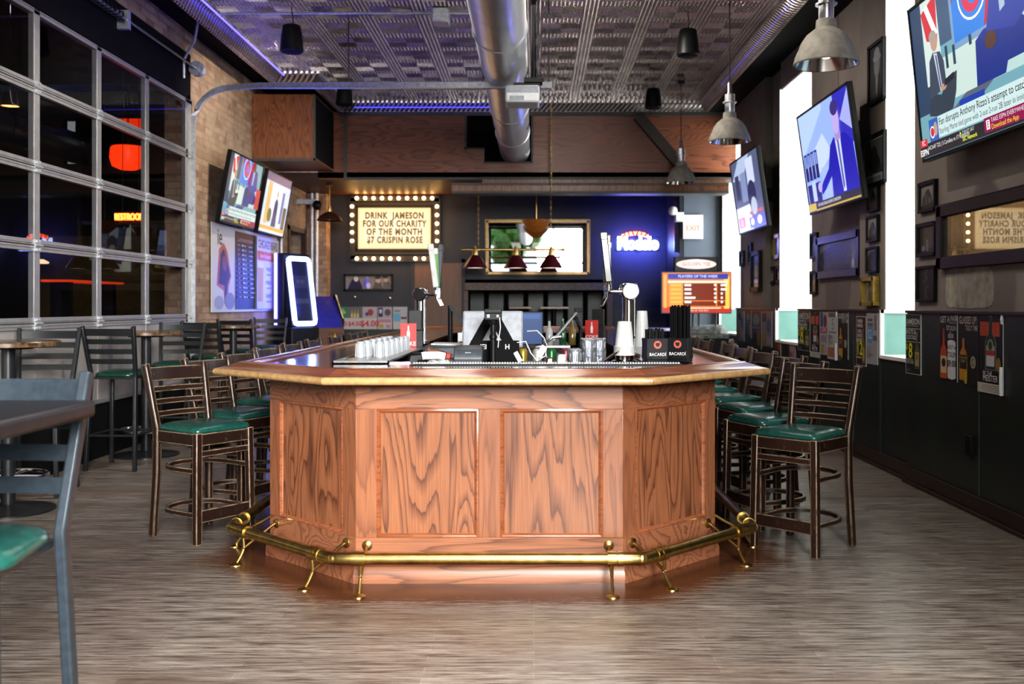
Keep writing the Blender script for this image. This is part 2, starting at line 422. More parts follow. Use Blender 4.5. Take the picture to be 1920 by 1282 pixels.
# left wall with the garage door opening (y 3.6..11.2, z .52..3.95) and a dark passage at the back
b = MB()
b.box(XL-.3, XL, -2.6, 3.8, 0, ZS+.2); b.box(XL-.3, XL, 3.8, 11.73, 3.92, ZS+.2)
b.box(XL-.3, XL, 11.73, 16.4, 0, ZS+.2); b.box(XL-.3, XL, 16.4, 17.55, 2.68, ZS+.2); b.box(XL-.3, XL, 17.55, 20, 0, ZS+.2)
struct(b, 'wall_left', BRICK)
b = MB(); b.box(XL-.3, XL+.02, 3.8, 11.73, 0, .49); struct(b, 'trim_1', MATTEBLK)
b = MB(); b.box(XL-1.3, XL-1.2, 16, 18, 0, 3); b.box(XL-1.3, XL-.3, 16, 16.1, 0, 3); b.box(XL-1.3, XL-.3, 17.9, 18, 0, 3); b.box(XL-1.3, XL-.3, 16, 18, 2.75, 2.85)
struct(b, 'wall_passage', MATTEBLK)
b = MB(); b.box(-4.05, -3.70, 17.75, 18.1, 0, 3.4); struct(b, 'wall_pier', BRICK)
b = MB()
for y in (16.36, 17.52): b.box(XL-.05, XL+.03, y, y+.07, 0, 2.72)
b.box(XL-.05, XL+.03, 16.36, 17.59, 2.66, 2.74); struct(b, 'trim_2', DARKWOOD)
# right wall: piers, deep windows, plaster above a green panelled dado
ZC, ZT, SILL = 1.375, 4.12, .98
b = MB()
b.box(3.06, 3.7, -2.6, 8.0, ZC, ZS)
b.box(3.18, 3.7, 8.73, 11.4, ZC, ZS); b.box(3.07, 3.2, 8.73, 9.38, ZC, ZS)
b.box(3.18, 3.7, 12.5, 14.9, ZC, ZS); b.box(3.09, 3.2, 13.28, 14.9, ZC, ZS)
b.box(3.18, 3.7, 16.3, 20, ZC, ZS)
for y0, y1 in ((8, 8.73), (11.4, 12.5), (14.9, 16.3)): b.box(3.1, 3.7, y0, y1, ZT, ZS)
struct(b, 'wall_right', TAUPE)
b = MB(); b.box(3.085, 3.1, 13.268, 13.282, ZC, ZS); b.box(3.088, 3.19, 13.262, 13.28, ZC, ZS); struct(b, 'trim_3', TAUPE_L)
b = MB()
b.box(3.0, 3.7, -2.6, 8.0, 0, ZC-.02); b.box(3.03, 3.7, 8.73, 11.4, 0, ZC-.02); b.box(3.03, 3.7, 12.5, 14.9, 0, ZC-.02); b.box(3.03, 3.7, 16.3, 20, 0, ZC-.02)
for y0, y1 in ((8, 8.73), (11.4, 12.5), (14.9, 16.3)): b.box(3.05, 3.7, y0, y1, 0, SILL-.03)
struct(b, 'wall_right_dado', DKGREEN)
b = MB()
for y0, y1, x in ((-2.6, 8, 2.98), (8.73, 11.4, 3.012), (12.5, 14.9, 3.012)): b.box(x, 3.19, y0, y1, ZC-.022, ZC)
struct(b, 'trim_4', BASEB, bevel=.004)
b = MB()
for y, x in ((6.70, 3.0), (5.2, 3.0), (10.55, 3.03), (9.42, 3.03), (13.6, 3.03)): b.box(x-.006, x+.01, y, y+.012, .1, ZC-.03)
struct(b, 'trim_5', mat('green_batten', (.05, .075, .065), .4))
b = MB()
for y0, y1, x in ((-2.6, 8, 2.975), (8, 16.3, 3.01)):
    b.box(x, x+.06, y0, y1, .0, .13); b.box(x-.022, x+.02, y0, y1, 0, .03)
struct(b, 'baseboard_right', BASEB, bevel=.006)
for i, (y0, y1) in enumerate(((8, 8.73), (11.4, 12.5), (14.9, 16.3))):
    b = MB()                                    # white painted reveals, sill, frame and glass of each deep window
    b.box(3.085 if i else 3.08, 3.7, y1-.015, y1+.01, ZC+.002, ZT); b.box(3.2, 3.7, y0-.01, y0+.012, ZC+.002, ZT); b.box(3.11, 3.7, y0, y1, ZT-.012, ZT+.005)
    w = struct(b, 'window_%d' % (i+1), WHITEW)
    b = MB(); b.box(3.035, 3.7, y1-.015, y1+.01, SILL, ZC-.02); struct(b, 'reveal', SUNLIT_GREEN, w)
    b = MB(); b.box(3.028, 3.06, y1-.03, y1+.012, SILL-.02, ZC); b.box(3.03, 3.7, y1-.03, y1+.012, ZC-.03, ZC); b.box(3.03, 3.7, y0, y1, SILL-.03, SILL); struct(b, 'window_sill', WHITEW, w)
    b = MB()
    for z in (SILL, 2.5, ZT-.06): b.box(3.62, 3.68, y0, y1, z, z+.06)
    for y in (y0, y1-.06): b.box(3.62, 3.68, y, y+.06, SILL, ZT)
    struct(b, 'window_frame', WHITEW, w)
    b = MB(); b.box(3.645, 3.65, y0+.06, y1-.06, SILL+.06, ZT-.06); struct(b, 'glass', CLEARG, w)
# ceiling: pressed tin field with fluted cornice, black soffits round it
ZCEIL = 4.60
ring = [(-3.57, -2.4), (2.70, -2.4), (2.70, 15.67), (-3.05, 15.67), (-3.05, 13.70), (-3.57, 13.70)]
def offs(poly, d):
    n = len(poly); out = []
    for i in range(n):
        p0, p1, p2 = Vector(poly[i-1]), Vector(poly[i]), Vector(poly[(i+1) % n])
        e0 = (p1-p0).normalized(); e1 = (p2-p1).normalized(); n0 = Vector((e0.y, -e0.x)); n1 = Vector((e1.y, -e1.x))
        m = (n0+n1); m = m/m.dot(n0)
        out.append(p1+m*d)
    return out
b = MB(); inner = offs(ring, -.115); b.prism([(p.x, p.y) for p in inner], ZCEIL, ZCEIL+.03); struct(b, 'ceiling', TIN)
def loft(b, poly, prof, close=False):
    """loops of the polygon offset by (u, z) and skinned"""
    n = len(poly); vs = []
    for u, z in prof: vs += [Vector((p.x, p.y, z)) for p in offs(poly, u)]
    k = len(prof); fs = []
    for j in range(k if close else k-1):
        for i in range(n): fs.append((j*n+i, j*n+(i+1) % n, ((j+1) % k)*n+(i+1) % n, ((j+1) % k)*n+i))
    b._add(vs, fs)
b = MB(); loft(b, ring, [(-.135, ZCEIL+.01), (-.13, ZCEIL-.03), (-.115, ZCEIL-.035), (-.09, ZCEIL-.06), (-.06, ZCEIL-.10), (-.03, ZS+.025), (-.012, ZS+.012), (-.012, ZS), (.02, ZS-.012), (.035, ZS+.0)]); struct(b, 'trim_6', CORN)
b = MB()
b.box(XL, -3.50, -2.6, 15.7, ZS+.17, ZS+.25); b.box(2.69, 3.3, -2.6, 16.3, ZS, ZS+.1); b.box(-3.62, -3.0, 13.65, 15.7, ZS+.17, ZS+.25); b.box(-4.05, 3.3, 15.66, 16.2, ZS, ZS+.25); b.box(XL, 3.3, -2.6, -2.3, ZS, ZS+.1)
b.box(-4.35, 3.7, -2.75, 16.4, ZCEIL+.12, ZCEIL+.2)
struct(b, 'ceiling_soffit', MATTEBLK)
# front wall behind the camera: tall shop windows
b = MB()
b.box(-4.35, -2.6, -2.75, -2.6, 0, ZS+.25); b.box(2.7, 3.7, -2.75, -2.6, 0, ZS+.25); b.box(-2.6, 2.7, -2.75, -2.6, ZS-.02, ZS+.25); b.box(-2.6, 2.7, -2.75, -2.6, 0, 1.5); b.box(-2.6, -1.75, -2.75, -2.6, 1.5, ZS); b.box(1.95, 2.7, -2.75, -2.6, 1.5, ZS)
struct(b, 'wall_front', TAUPE)
b = MB()
for x in (-1.75, -.5, .72, 1.87): b.box(x, x+.08, -2.72, -2.62, 1.5, ZS)
for z in (1.5, 3.0, 4.37): b.box(-1.75, 1.95, -2.72, -2.62, z, z+.07)
w = struct(b, 'window_4', MATTEBLK)
b = MB(); b.box(-1.75, 1.95, -2.675, -2.67, 1.5, 4.4); struct(b, 'glass', CLEARG, w)
b = MB(); b.box(-7, 7, -12, -2.76, -.1, -.02); struct(b, 'pavement', mat('pavement', (.35, .34, .33), .8))
# bulkhead over the back of the room, with the stepped beam and the hole for the duct
YK = 15.67
pw = lambda px: (px-CX)/F*YK
pz = lambda py, Y=YK: CAMH+(CY-py)/F*Y
b = MB()
zb = pz(335)
b.box(-3.40, pw(875), YK, YK+.1, zb, ZS); b.box(pw(875), pw(908), YK, YK+.1, zb, pz(277)); b.box(pw(908), pw(996), YK, YK+.1, zb, pz(303)); b.box(pw(996), 3.18, YK, YK+.1, zb, ZS)
struct(b, 'wall_bulkhead', PLY)
b = MB()
b.box(-2.985, -2.94, YK-.04, YK, zb-.02, ZS-.02); b.box(-2.985, 3.18, YK-.03, YK, zb-.02, zb+.02); b.box(pw(875)-.03, pw(875), YK-.015, YK, pz(280), ZS); b.box(pw(996), pw(996)+.03, YK-.015, YK, pz(305), ZS)
b.box(pw(875)-.03, pw(908), YK-.015, YK, pz(280), pz(277)); b.box(pw(906), pw(998), YK-.015, YK, pz(306), pz(303)); b.box(-2.98, 3.18, YK-.02, YK, ZS-.06, ZS-.0)
struct(b, 'trim_7', mat('grey_angle_trim', (.085, .08, .075), .5))
b = MB(); b.box(pw(870), pw(1000), YK+.4, YK+.5, 3.6, ZS+.1); struct(b, 'wall_duct_void', MATTEBLK)
b = MB()
for x0, x1, y0, z0, z1 in ((pw(905), 3.0, YK-.16, pz(349), pz(336)), (pw(850), 3.0, YK-.34, pz(364), pz(350))): b.box(x0, x1, y0, YK+.05, z0, z1)
struct(b, 'beam_step', wood('plywood_edge', (.32, .14, .07), (.09, .03, .015), 'Z', 2.5, .4, .2, .7, 8))
b = MB()
for x0, y0, z in ((pw(905), YK-.175, pz(336.5)), (pw(850), YK-.355, pz(350)), (pw(850), YK-.355, pz(365))): b.box(x0, 3.0, y0, YK, z-.018, z+.018)
struct(b, 'trim_8', mat('grey_angle_trim', (.085, .08, .075)))
b = MB(); a0 = onY(1195, 218, YK-.02); a1 = onY(1280, 318, YK-.02); b.bar([a0, a1], .16, .26, Vector((0, 1, 0))); struct(b, 'beam_brace', mat('brown_paint_beam', (.05, .035, .028), .5))
# lower ceiling at the back, back wall with its niche
b = MB(); b.box(XL, 3.7, YK, 20, zb+.01, zb+.1); struct(b, 'ceiling_back', wood('ceiling_board', (.10, .038, .02), (.03, .012, .008), 'X', 1, .5, 0))
xn0, xn1, zn = (872-CX)/F*YB, (1140-CX)/F*YB, CAMH+(CY-530)/F*YB
b = MB(); b.box(XL, xn0, YB, YB+.12, 1.36, 3.6); b.box(xn1, 2.75, YB, YB+.12, 1.36, 3.6); b.box(xn0, xn1, YB, YB+.12, zn, 3.6); struct(b, 'wall_back', NAVY)
b = MB(); b.box(XL, xn0, YB, YB+.12, 0, 1.36); b.box(xn1, 2.75, YB, YB+.12, 0, 1.36); struct(b, 'wall_back_dado', mat('green_grey_dado', (.030, .040, .036), .5, vs=4))
b = MB(); b.box(xn0-.1, xn1+.1, 20, 20.1, 0, 3); b.box(xn0-.1, xn0, YB, 20, 0, zn+.05); b.box(xn1, xn1+.1, YB, 20, 0, zn+.05); b.box(xn0, xn1, YB, 20, zn, zn+.06); struct(b, 'wall_niche', MATTEBLK)
b = MB(); b.box(xn0-.0, xn1+.02, YB-.12, YB+.02, zn-.14, zn); b.box(xn1-.03, xn1+.09, YB-.1, YB+.02, 0, zn+.06); b.box(xn0-.02, xn0+.06, YB-.06, YB+.02, 0, zn)
struct(b, 'trim_9', mat('weathered_ledge', (.115, .085, .068), .5, vs=20, var=.2), bevel=.008)
b = MB(); b.box(2.46, 3.2, 16.4, 16.5, 0, 3.4); struct(b, 'wall_return', GREYWALL)
b = MB(); b.box(2.40, 2.47, 16.4, YB, 0, 3.4); struct(b, 'wall_return_side', NAVY)
# back door
b = MB(); dx0, dx1, dz = (777-CX)/F*YB, (866-CX)/F*YB, CAMH+(CY-492)/F*YB
b.box(dx0, dx1, YB-.03, YB, 0, dz)
d1 = struct(b, 'door_1', wood('door_veneer', (.155, .085, .05), (.07, .035, .02), 'Z', 1.2, .45, .1, .25, 5), bevel=.004)
b = MB(); b.box(dx0-.06, dx0, YB-.05, YB, 0, dz+.06); b.box(dx1, dx1+.06, YB-.05, YB, 0, dz+.06); b.box(dx0-.06, dx1+.06, YB-.05, YB, dz, dz+.06); struct(b, 'door_frame', NAVY, d1)
b = MB(); p = onY(783, 595, YB-.06); b.ball((p.x, p.y, p.z), .04, 14); b.lathe([(.045, -.02), (.02, .0), (.02, .05)], (p.x, p.y+.05, p.z), 12, Matrix.Rotation(PI/2, 3, 'X')); struct(b, 'door_handle', CHROME, d1)
# dim neighbouring room behind the garage door
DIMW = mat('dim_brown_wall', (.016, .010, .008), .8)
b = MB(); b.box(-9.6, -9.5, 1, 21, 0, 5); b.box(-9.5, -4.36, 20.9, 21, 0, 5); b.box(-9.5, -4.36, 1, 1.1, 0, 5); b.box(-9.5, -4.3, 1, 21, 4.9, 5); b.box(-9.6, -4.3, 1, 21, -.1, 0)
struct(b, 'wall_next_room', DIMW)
# ================================================================== THE BAR
BP = [(-1.50, 14.4), (-1.50, 5.66), (-.91, 5.09), (.455, 5.09), (1.03, 5.66), (1.03, 14.4)]    # outline of the bar front
t = thing('bar_cabinet', 'octagonal oak bar front with raised panels standing on the plank floor', 'bar', (-.22, 5.09, 0))
t_off = Vector((-.22, 5.09, 0))
def wb(mb, name, m, parent, **kw):           # build in world coordinates under an empty that is not at the origin
    o = mb.build(name, m, parent, **kw); o.matrix_parent_inverse = Matrix.Translation(parent.location).inverted(); return o
def face_M(A, B):                             # local x along the face, y outward, z up
    A, B = Vector((*A, 0)), Vector((*B, 0)); x = (B-A).normalized(); z = Vector((0, 0, 1)); y = x.cross(z)
    return Matrix(((x.x, y.x, 0, A.x), (x.y, y.y, 0, A.y), (x.z, y.z, 1, 0), (0, 0, 0, 1))), (B-A).length
ZP0, ZP1, ZTOP = .229, .886, 1.035
def bar_face(A, B, cells, first):
    M, ln = face_M(A, B)
    b = MB(); b.box(0, ln, -.06, -.018, 0, ZTOP, M)
    wb(b, 'backing', OAK_V, t)
    b = MB(); b.box(0, ln, -.02, 0, ZP1, ZTOP, M); wb(b, 'top_rail', OAK_H, t, bevel=.002)
    b = MB(); b.box(0, ln, -.02, 0, .085, ZP0, M); wb(b, 'bottom_rail', OAK_H, t, bevel=.002)
    xs = [0]+[v for c in cells for v in c]+[ln]
    for i in range(0, len(xs), 2):
        b = MB(); b.box(xs[i], xs[i+1], -.02, 0, ZP0, ZP1, M); wb(b, 'stile', OAK_S, t, bevel=.002)
    for x0, x1 in cells:
        b = MB(); b.box(x0, x1, -.018, -.011, ZP0, ZP1, M); p = wb(b, 'panel', OAK_V, t)
        b = MB()                               # bolection moulding round the panel
        pr = [(0, 0), (.022, 0), (.018, .010), (.008, .017), (0, .014)]
        for (xa, za, xb, zb_) in ((x0, ZP0, x1, ZP0), (x1, ZP0, x1, ZP1), (x1, ZP1, x0, ZP1), (x0, ZP1, x0, ZP0)):
            a, c = Vector((xa, 0, za)), Vector((xb, 0, zb_)); d = (c-a).normalized(); nrm = Vector((-d.z, 0, d.x))
            vs = []
            for q, s in ((a, 1), (c, -1)): vs += [M @ (q+nrm*u+d*s*u+Vector((0, -.013+v, 0))) for u, v in pr]
            k = len(pr); b._add(vs, [(j, (j+1) % k, k+(j+1) % k, k+j) for j in range(k)])
        m_ = b.build('moulding', OAK_RAIL, p)
def cells_for(a, b, st, mid=None): return [(st, (b-a)-st)]
L1 = math.hypot(.59, .57)
bar_face(BP[1], BP[2], [(.10, L1-.115)], 0)
bar_face(BP[2], BP[3], [(.106, .6265), (.738, 1.262)], 1)
bar_face(BP[3], BP[4], [(.10, L1-.105)], 2)
for A, B in ((BP[0], BP[1]), (BP[4], BP[5])):
    ln = math.dist(A, B); n = 7; pw_ = ln/n
    bar_face(A, B, [(i*pw_+.08, (i+1)*pw_-.08) for i in range(n)], 3)
def closed_outline(d):                        # outline of the whole island, offset outwards by d
    return [Vector(p) for p in BP]
isl = [BP[0], BP[1], BP[2], BP[3], BP[4], BP[5]]      # runs clockwise seen from above? offset sign handled by SG
area = sum(isl[i][0]*isl[(i+1) % 6][1]-isl[(i+1) % 6][0]*isl[i][1] for i in range(6))
SG = 1 if area > 0 else -1
def oloft(b, prof, close=True): loft(b, [Vector(p) for p in isl], [(SG*u, z) for u, z in prof], close)
b = MB(); oloft(b, [(-.05, 0), (.022, 0), (.022, .05), (.017, .06), (.017, .085), (.004, .092), (-.05, .092)]); wb(b, 'plinth', OAK_H, t)
b = MB(); b.box(-1.44, -1.36, 5.7, 14.35, 0, 1.03); b.box(.9, .97, 5.7, 14.35, 0, 1.03); b.box(-1.4, .95, 14.25, 14.4, 0, 1.03); b.box(-.9, .45, 5.62, 5.7, 0, 1.03)
wb(b, 'inner_wall', MATTEBLK, t)
b = MB(); M, ln = face_M(BP[1], BP[2]); b.prism([(.01*math.cos(a*PI/3), .01*math.sin(a*PI/3)) for a in range(6)], 0, .003, M @ Matrix.Translation((.46, -.0105, .40)) @ Matrix.Rotation(-PI/2, 4, 'X'))
# counter
t2 = thing('bar_counter', 'glossy dark varnished counter with oak arm rail on the octagonal bar', 'counter', (-.22, 4.81, 1.04))
b = MB()
XI0, XI1, YI0, YI1 = -.98, .66, 5.72, 13.6     # well for the bartender
op = [(v.x, v.y) for v in offs([Vector(p) for p in isl], SG*.12)]
ZK = 1.076
def ringslab(b, outer, z0, z1):
    o0, o1, o2, o3, o4, o5 = outer
    cor = {'fl': (XI0, YI0), 'fr': (XI1, YI0), 'br': (XI1, YI1), 'bl': (XI0, YI1)}
    for poly in ([o0, o1, cor['fl'], cor['bl']], [o1, o2, o3, o4, cor['fr'], cor['fl']], [o4, o5, cor['br'], cor['fr']], [o5, o0, cor['bl'], cor['br']]):
        b.prism(poly, z0, z1)
ringslab(b, op, 1.036, ZK); wb(b, 'countertop', COUNTER, t2)
prof = [(.10, 1.032), (.262, 1.030), (.278, 1.036), (.286, 1.047), (.284, 1.058), (.274, 1.066), (.258, 1.068), (.236, 1.072), (.205, 1.082), (.175, 1.094), (.152, 1.1015), (.130, 1.104), (.115, 1.100), (.108, 1.088), (.106, 1.070), (.10, 1.05)]
segs = [(0, 1, 'Y'), (1, 2, 'X'), (2, 3, 'X'), (3, 4, 'X'), (4, 5, 'Y'), (5, 0, 'X')]
loops = [offs([Vector(p) for p in isl], SG*u) for u, z in prof]
RAIL_Y = wood('oak_bar_rail_side', (.36, .135, .05), (.10, .032, .012), 'Y', 1.2, .16, .9, .35, 8)
for a_, c_, ax in segs:
    b = MB(); k = len(prof); vs = []
    for i in (a_, c_): vs += [Vector((loops[j][i].x, loops[j][i].y, prof[j][1])) for j in range(k)]
    b._add(vs, [(j, (j+1) % k, k+(j+1) % k, k+j) for j in range(k)]+[tuple(range(k)), tuple(range(k, 2*k))[::-1]])
    wb(b, 'arm_rail', OAK_RAIL if ax == 'X' else RAIL_Y, t2)
NOSE = mat('worn_rail_nose', (.50, .30, .13), .28, vs=35, var=.16, coat=.6)
for a_, c_, ax in segs:
    b = MB(); k = 12
    pc = [( .2675+.0205*math.cos(2*PI*j/k), 1.049+.0195*math.sin(2*PI*j/k)) for j in range(k)]
    lp = [offs([Vector(p) for p in isl], SG*u) for u, z in pc]; vs = []
    for i in (a_, c_): vs += [Vector((lp[j][i].x, lp[j][i].y, pc[j][1])) for j in range(k)]
    b._add(vs, [(j, (j+1) % k, k+(j+1) % k, k+j) for j in range(k)]+[tuple(range(k)), tuple(range(k, 2*k))[::-1]])
    wb(b, 'rail_nose', NOSE, t2)
# brass foot rail
t3 = thing('foot_rail', 'tubular brass foot rail on curved brackets round the bar base', 'foot rail', (-.22, 4.9, 0))
ro = [Vector((v.x, v.y, .172)) for v in offs([Vector(p) for p in isl], SG*.195)]
for i in range(5):
    a, c = ro[i], ro[i+1]
    b = MB(); b.tube([a, c], .029, 18); wb(b, 'pipe', BRASS, t3)
for i in (1, 2, 3, 4):
    b = MB(); p = ro[i]; d0 = (ro[i-1]-p).normalized(); d1_ = (ro[i+1]-p).normalized()
    b.tube([p+d0*.10, p+d0*.03, p+(d0+d1_)*.008, p+d1_*.03, p+d1_*.10], .0325, 18)
    for d in (d0, d1_): b.tube([p+d*.095, p+d*.125], .036, 18)
    wb(b, 'elbow', BRASS, t3)
def bracket(p, n):                             # p on the rail axis, n pointing from the bar outwards
    n = Vector(n).normalized(); up = Vector((0, 0, 1)); b = MB(); s = n.cross(up)
    b.tube([p-s*.022, p+s*.022], .0365, 18)
    def crv(pts, r):
        q = []
        for i in range(len(pts)-1):
            p0, p1, p2, p3 = pts[max(0, i-1)], pts[i], pts[i+1], pts[min(len(pts)-1, i+2)]
            for k_ in range(5):
                u = k_/5; q.append(.5*((2*p1)+(p2-p0)*u+(2*p0-5*p1+4*p2-p3)*u*u+(3*p1-p0-3*p2+p3)*u**3))
        q.append(pts[-1]); b.tube(q, r, 8)
    j = p-up*.085+n*.012
    crv([p-up*.03+n*.015, p-up*.06+n*.012, j, p-up*.125+n*.03, Vector((p.x, p.y, .012))+n*.055], .0085)
    crv([j, p-up*.05-n*.05, p-up*.025-n*.10, p+up*.012-n*.165, p+up*.018-n*.193], .0085)
    f = Vector((p.x, p.y, 0))+n*.06
    b.lathe([(.036, 0), (.034, .006), (.012, .016)], f, 14)
    q = p+up*.018-n*.19; R_ = n.to_track_quat('Z', 'Y').to_matrix()
    b.lathe([(.027, -.004), (.026, .003), (.015, .009), (.004, .012)], q, 14, R_)
    wb(b, 'bracket', BRASS, t3)
def along(i, fr):
    a, c = ro[i], ro[i+1]; p = a.lerp(c, fr); d = (c-a).normalized(); n = Vector((d.y, -d.x, 0))
    cen = Vector((-.22, 9, p.z))
    if n.dot(p-cen) < 0: n = -n
    bracket(p, n)
for fr in (.97, .82, .66, .5, .34): along(0, fr)
for fr in (.16, .84): along(1, fr)
for fr in (.09, .90): along(2, fr)
for fr in (.16, .84): along(3, fr)
for fr in (.03, .18, .34, .5, .66): along(4, fr)
# ================================================================== STOOLS, CHAIRS, HIGH TABLES
def cush(hw_f, hw_b, hd, z0, z1, rnd=.05, n=7):
    """domed seat pad; wide at the front (-y)"""
    b = MB(); out = []
    for sx, sy in ((1, -1), (1, 1), (-1, 1), (-1, -1)):
        hw = hw_f if sy < 0 else hw_b
        cx, cy = sx*(hw-rnd), sy*(hd-rnd); a0 = math.atan2(sy, sx)-PI/4
        for k in range(n): a = a0+PI/2*k/(n-1); out.append((cx+rnd*math.cos(a), cy+rnd*math.sin(a)))
    prof = [(.97, z0), (1.0, z0+.008), (1.0, z0+(z1-z0)*.30), (.97, z0+(z1-z0)*.50), (.88, z0+(z1-z0)*.72), (.70, z0+(z1-z0)*.9), (.45, z1-.001), (.2, z1)]
    m = len(out); vs = []
    for s, z in prof: vs += [Vector((x*s, y*s, z)) for x, y in out]
    fs = [tuple(range(m))[::-1], tuple(range((len(prof)-1)*m, len(prof)*m))]
    for j in range(len(prof)-1):
        for i in range(m): fs.append((j*m+i, j*m+(i+1) % m, (j+1)*m+(i+1) % m, (j+1)*m+i))
    b._add(vs, fs); return b
def lerp_post(z, s):
    """axis of a wooden stool's rear post"""
    pts = [(0, .205, .215), (.4, .192, .196), (.66, .190, .196), (1.06, .212, .285)]
    for (z0, x0, y0), (z1, x1, y1) in zip(pts, pts[1:]):
        if z <= z1 or z1 == 1.06:
            u = (z-z0)/(z1-z0); return Vector((s*(x0+(x1-x0)*u), y0+(y1-y0)*u, z))
def make_wood_stool(label, group):
    t = thing('bar_stool', label, 'stool', group=group)
    cush(.212, .192, .205, .656, .708).build('seat', GREENV, t)
    for s in (-1, 1):
        b = MB(); b.bar([(s*.200, -.200, 0), (s*.190, -.190, .66)], .042, .042, Vector((0, 1, 0))); b.build('leg', STOOLW, t, bevel=.004)
        b = MB()
        pts = [lerp_post(z, s) for z in (0, .2, .4, .55, .66, .78, .92, 1.02, 1.055)]
        b.bar(pts, .036, .05, Vector((0, 1, 0))); b.build('leg', STOOLW, t, bevel=.007)
    b = MB()
    b.bar([(-.19, -.195, .618), (.19, -.195, .618)], .022, .072); b.bar([(-.19, .195, .618), (.19, .195, .618)], .022, .072)
    for s in (-1, 1): b.bar([(s*.192, -.19, .618), (s*.19, .19, .618)], .022, .072)
    b.build('seat_frame', STOOLW, t, bevel=.003)
    def slat(zc, h, name):
        b = MB(); a = lerp_post(zc, -1); c = lerp_post(zc, 1); pts = []
        for k in range(9):
            u = k/8; pts.append(a.lerp(c, u)+Vector((0, .032*math.sin(PI*u), 0)))
        b.bar(pts, .016, h, Vector((0, .2, 1)).normalized()); b.build(name, STOOLW, t, bevel=.004)
    slat(.988, .088, 'top_rail')
    for z in (.896, .82, .745): slat(z, .036, 'back_slat')
    b = MB(); b.bar([(-.195, -.197, .535), (.195, -.197, .535)], .02, .036); b.build('stretcher', STOOLW, t, bevel=.003)
    b = MB(); b.bar([(-.2, -.199, .165), (.2, -.199, .165)], .022, .075); b.build('stretcher', STOOLW, t, bevel=.004)
    for z, w in ((.43, .185), (.17, .19)):
        b = MB(); q = [(-w, -.19, z), (-w-.004, 0, z)]
        for k in range(9): a = PI-PI*k/8; q.append(((w+.006)*math.cos(a), .04+.19*math.sin(a), z))
        q += [(w+.004, 0, z), (w, -.19, z)]
        b.bar(q, .02, .032); b.build('bentwood_stretcher', STOOLW, t, bevel=.004)
    return t
proto = None
def place_stool(x, y, th, label, group):
    global proto
    if proto is None:
        proto = make_wood_stool(label, group); proto.location = (x, y, 0); proto.rotation_euler = (0, 0, math.radians(th))
    else: dup(proto, (x, y, 0), math.radians(th), label, group)
ORD = ['nearest', 'second', 'third', 'fourth', 'fifth', 'sixth', 'seventh', 'eighth', 'ninth', 'tenth']
for i, (x, y, th) in enumerate([(1.575, 5.85, -45), (1.535, 6.50, -68), (1.60, 7.22, -74), (1.58, 7.98, -80), (1.57, 8.80, -84), (1.62, 9.7, -88), (1.56, 10.6, -84), (1.60, 11.6, -92), (1.58, 12.7, -88)]):
    lab = 'worn dark wood ladder-back stool with green seat turned out from the right bar corner' if i == 0 else \
        '%s green-seated wooden stool from the front along the right side of the bar' % ORD[i]
    place_stool(x, y, th, lab, 'wooden stools on the right side of the bar')
place_stool(2.35, 10.4, 80, 'dark wooden stool set apart from the row, between bar stools and right wall', 'wooden stools on the right side of the bar')
for i, (x, y, th) in enumerate([(-2.04, 6.15, 56), (-2.04, 6.86, 66), (-2.06, 7.72, 72), (-2.06, 8.65, 78), (-2.08, 9.65, 82), (-2.10, 10.7, 84), (-2.08, 11.8, 86), (-2.08, 12.95, 88), (-2.1, 13.9, 90)]):
    lab = 'worn dark wood ladder-back stool angled beside the left bar corner' if i == 0 else \
        '%s wooden stool from the front along the left side of the bar' % ORD[i]
    place_stool(x, y, th, lab, 'wooden stools on the left side of the bar')

def mpost(z, s):
    pts = [(0, .215, .235), (.82, .195, .175), (1.235, .222, .275)]
    for (z0, x0, y0), (z1, x1, y1) in zip(pts, pts[1:]):
        if z <= z1: u = (z-z0)/(z1-z0); return Vector((s*(x0+(x1-x0)*u), y0+(y1-y0)*u, z))
def make_metal_chair(label, group, metal, vinyl):
    t = thing('high_chair', label, 'chair', group=group)
    cush(.205, .185, .195, .80, .858, .09).build('seat', vinyl, t)
    b = MB(); b.bar([(-.17, -.17, .79), (.17, -.17, .79), (.165, .165, .79), (-.165, .165, .79)], .028, .022, closed=True); b.build('seat_frame', metal, t, bevel=.003)
    for s in (-1, 1):
        b = MB(); b.bar([(s*.205, -.215, 0), (s*.175, -.165, .80)], .032, .032, Vector((0, 1, 0))); b.build('leg', metal, t, bevel=.005)
        b = MB(); b.bar([mpost(z, s) for z in (0, .4, .78, .82, .86, 1.0, 1.235)], .030, .042, Vector((0, 1, 0))); b.build('leg', metal, t, bevel=.006)
    for k, z in enumerate((1.185, 1.105, 1.02, .935)):
        b = MB(); a = mpost(z, -1); c = mpost(z, 1); h = .062 if k == 0 else .044
        b.bar([a.lerp(c, q/8)+Vector((0, .03*math.sin(PI*q/8), 0)) for q in range(9)], .006, h, Vector((0, .22, 1)).normalized())
        b.build('top_rail' if k == 0 else 'back_slat', metal, t)
    b = MB(); z = .30; b.bar([(-.198, -.20, z), (.198, -.20, z), (.205, .21, z), (-.205, .21, z)], .018, .018, closed=True); b.build('foot_ring', metal, t, bevel=.003)
    return t
G = 'black metal high chairs by the garage door'
ch = make_metal_chair('black metal high chair facing out behind the nearest round high table', G, BLKMETAL, DKGREENV)
ch.location = (-3.74, 7.50, 0); ch.rotation_euler = (0, 0, math.radians(8))
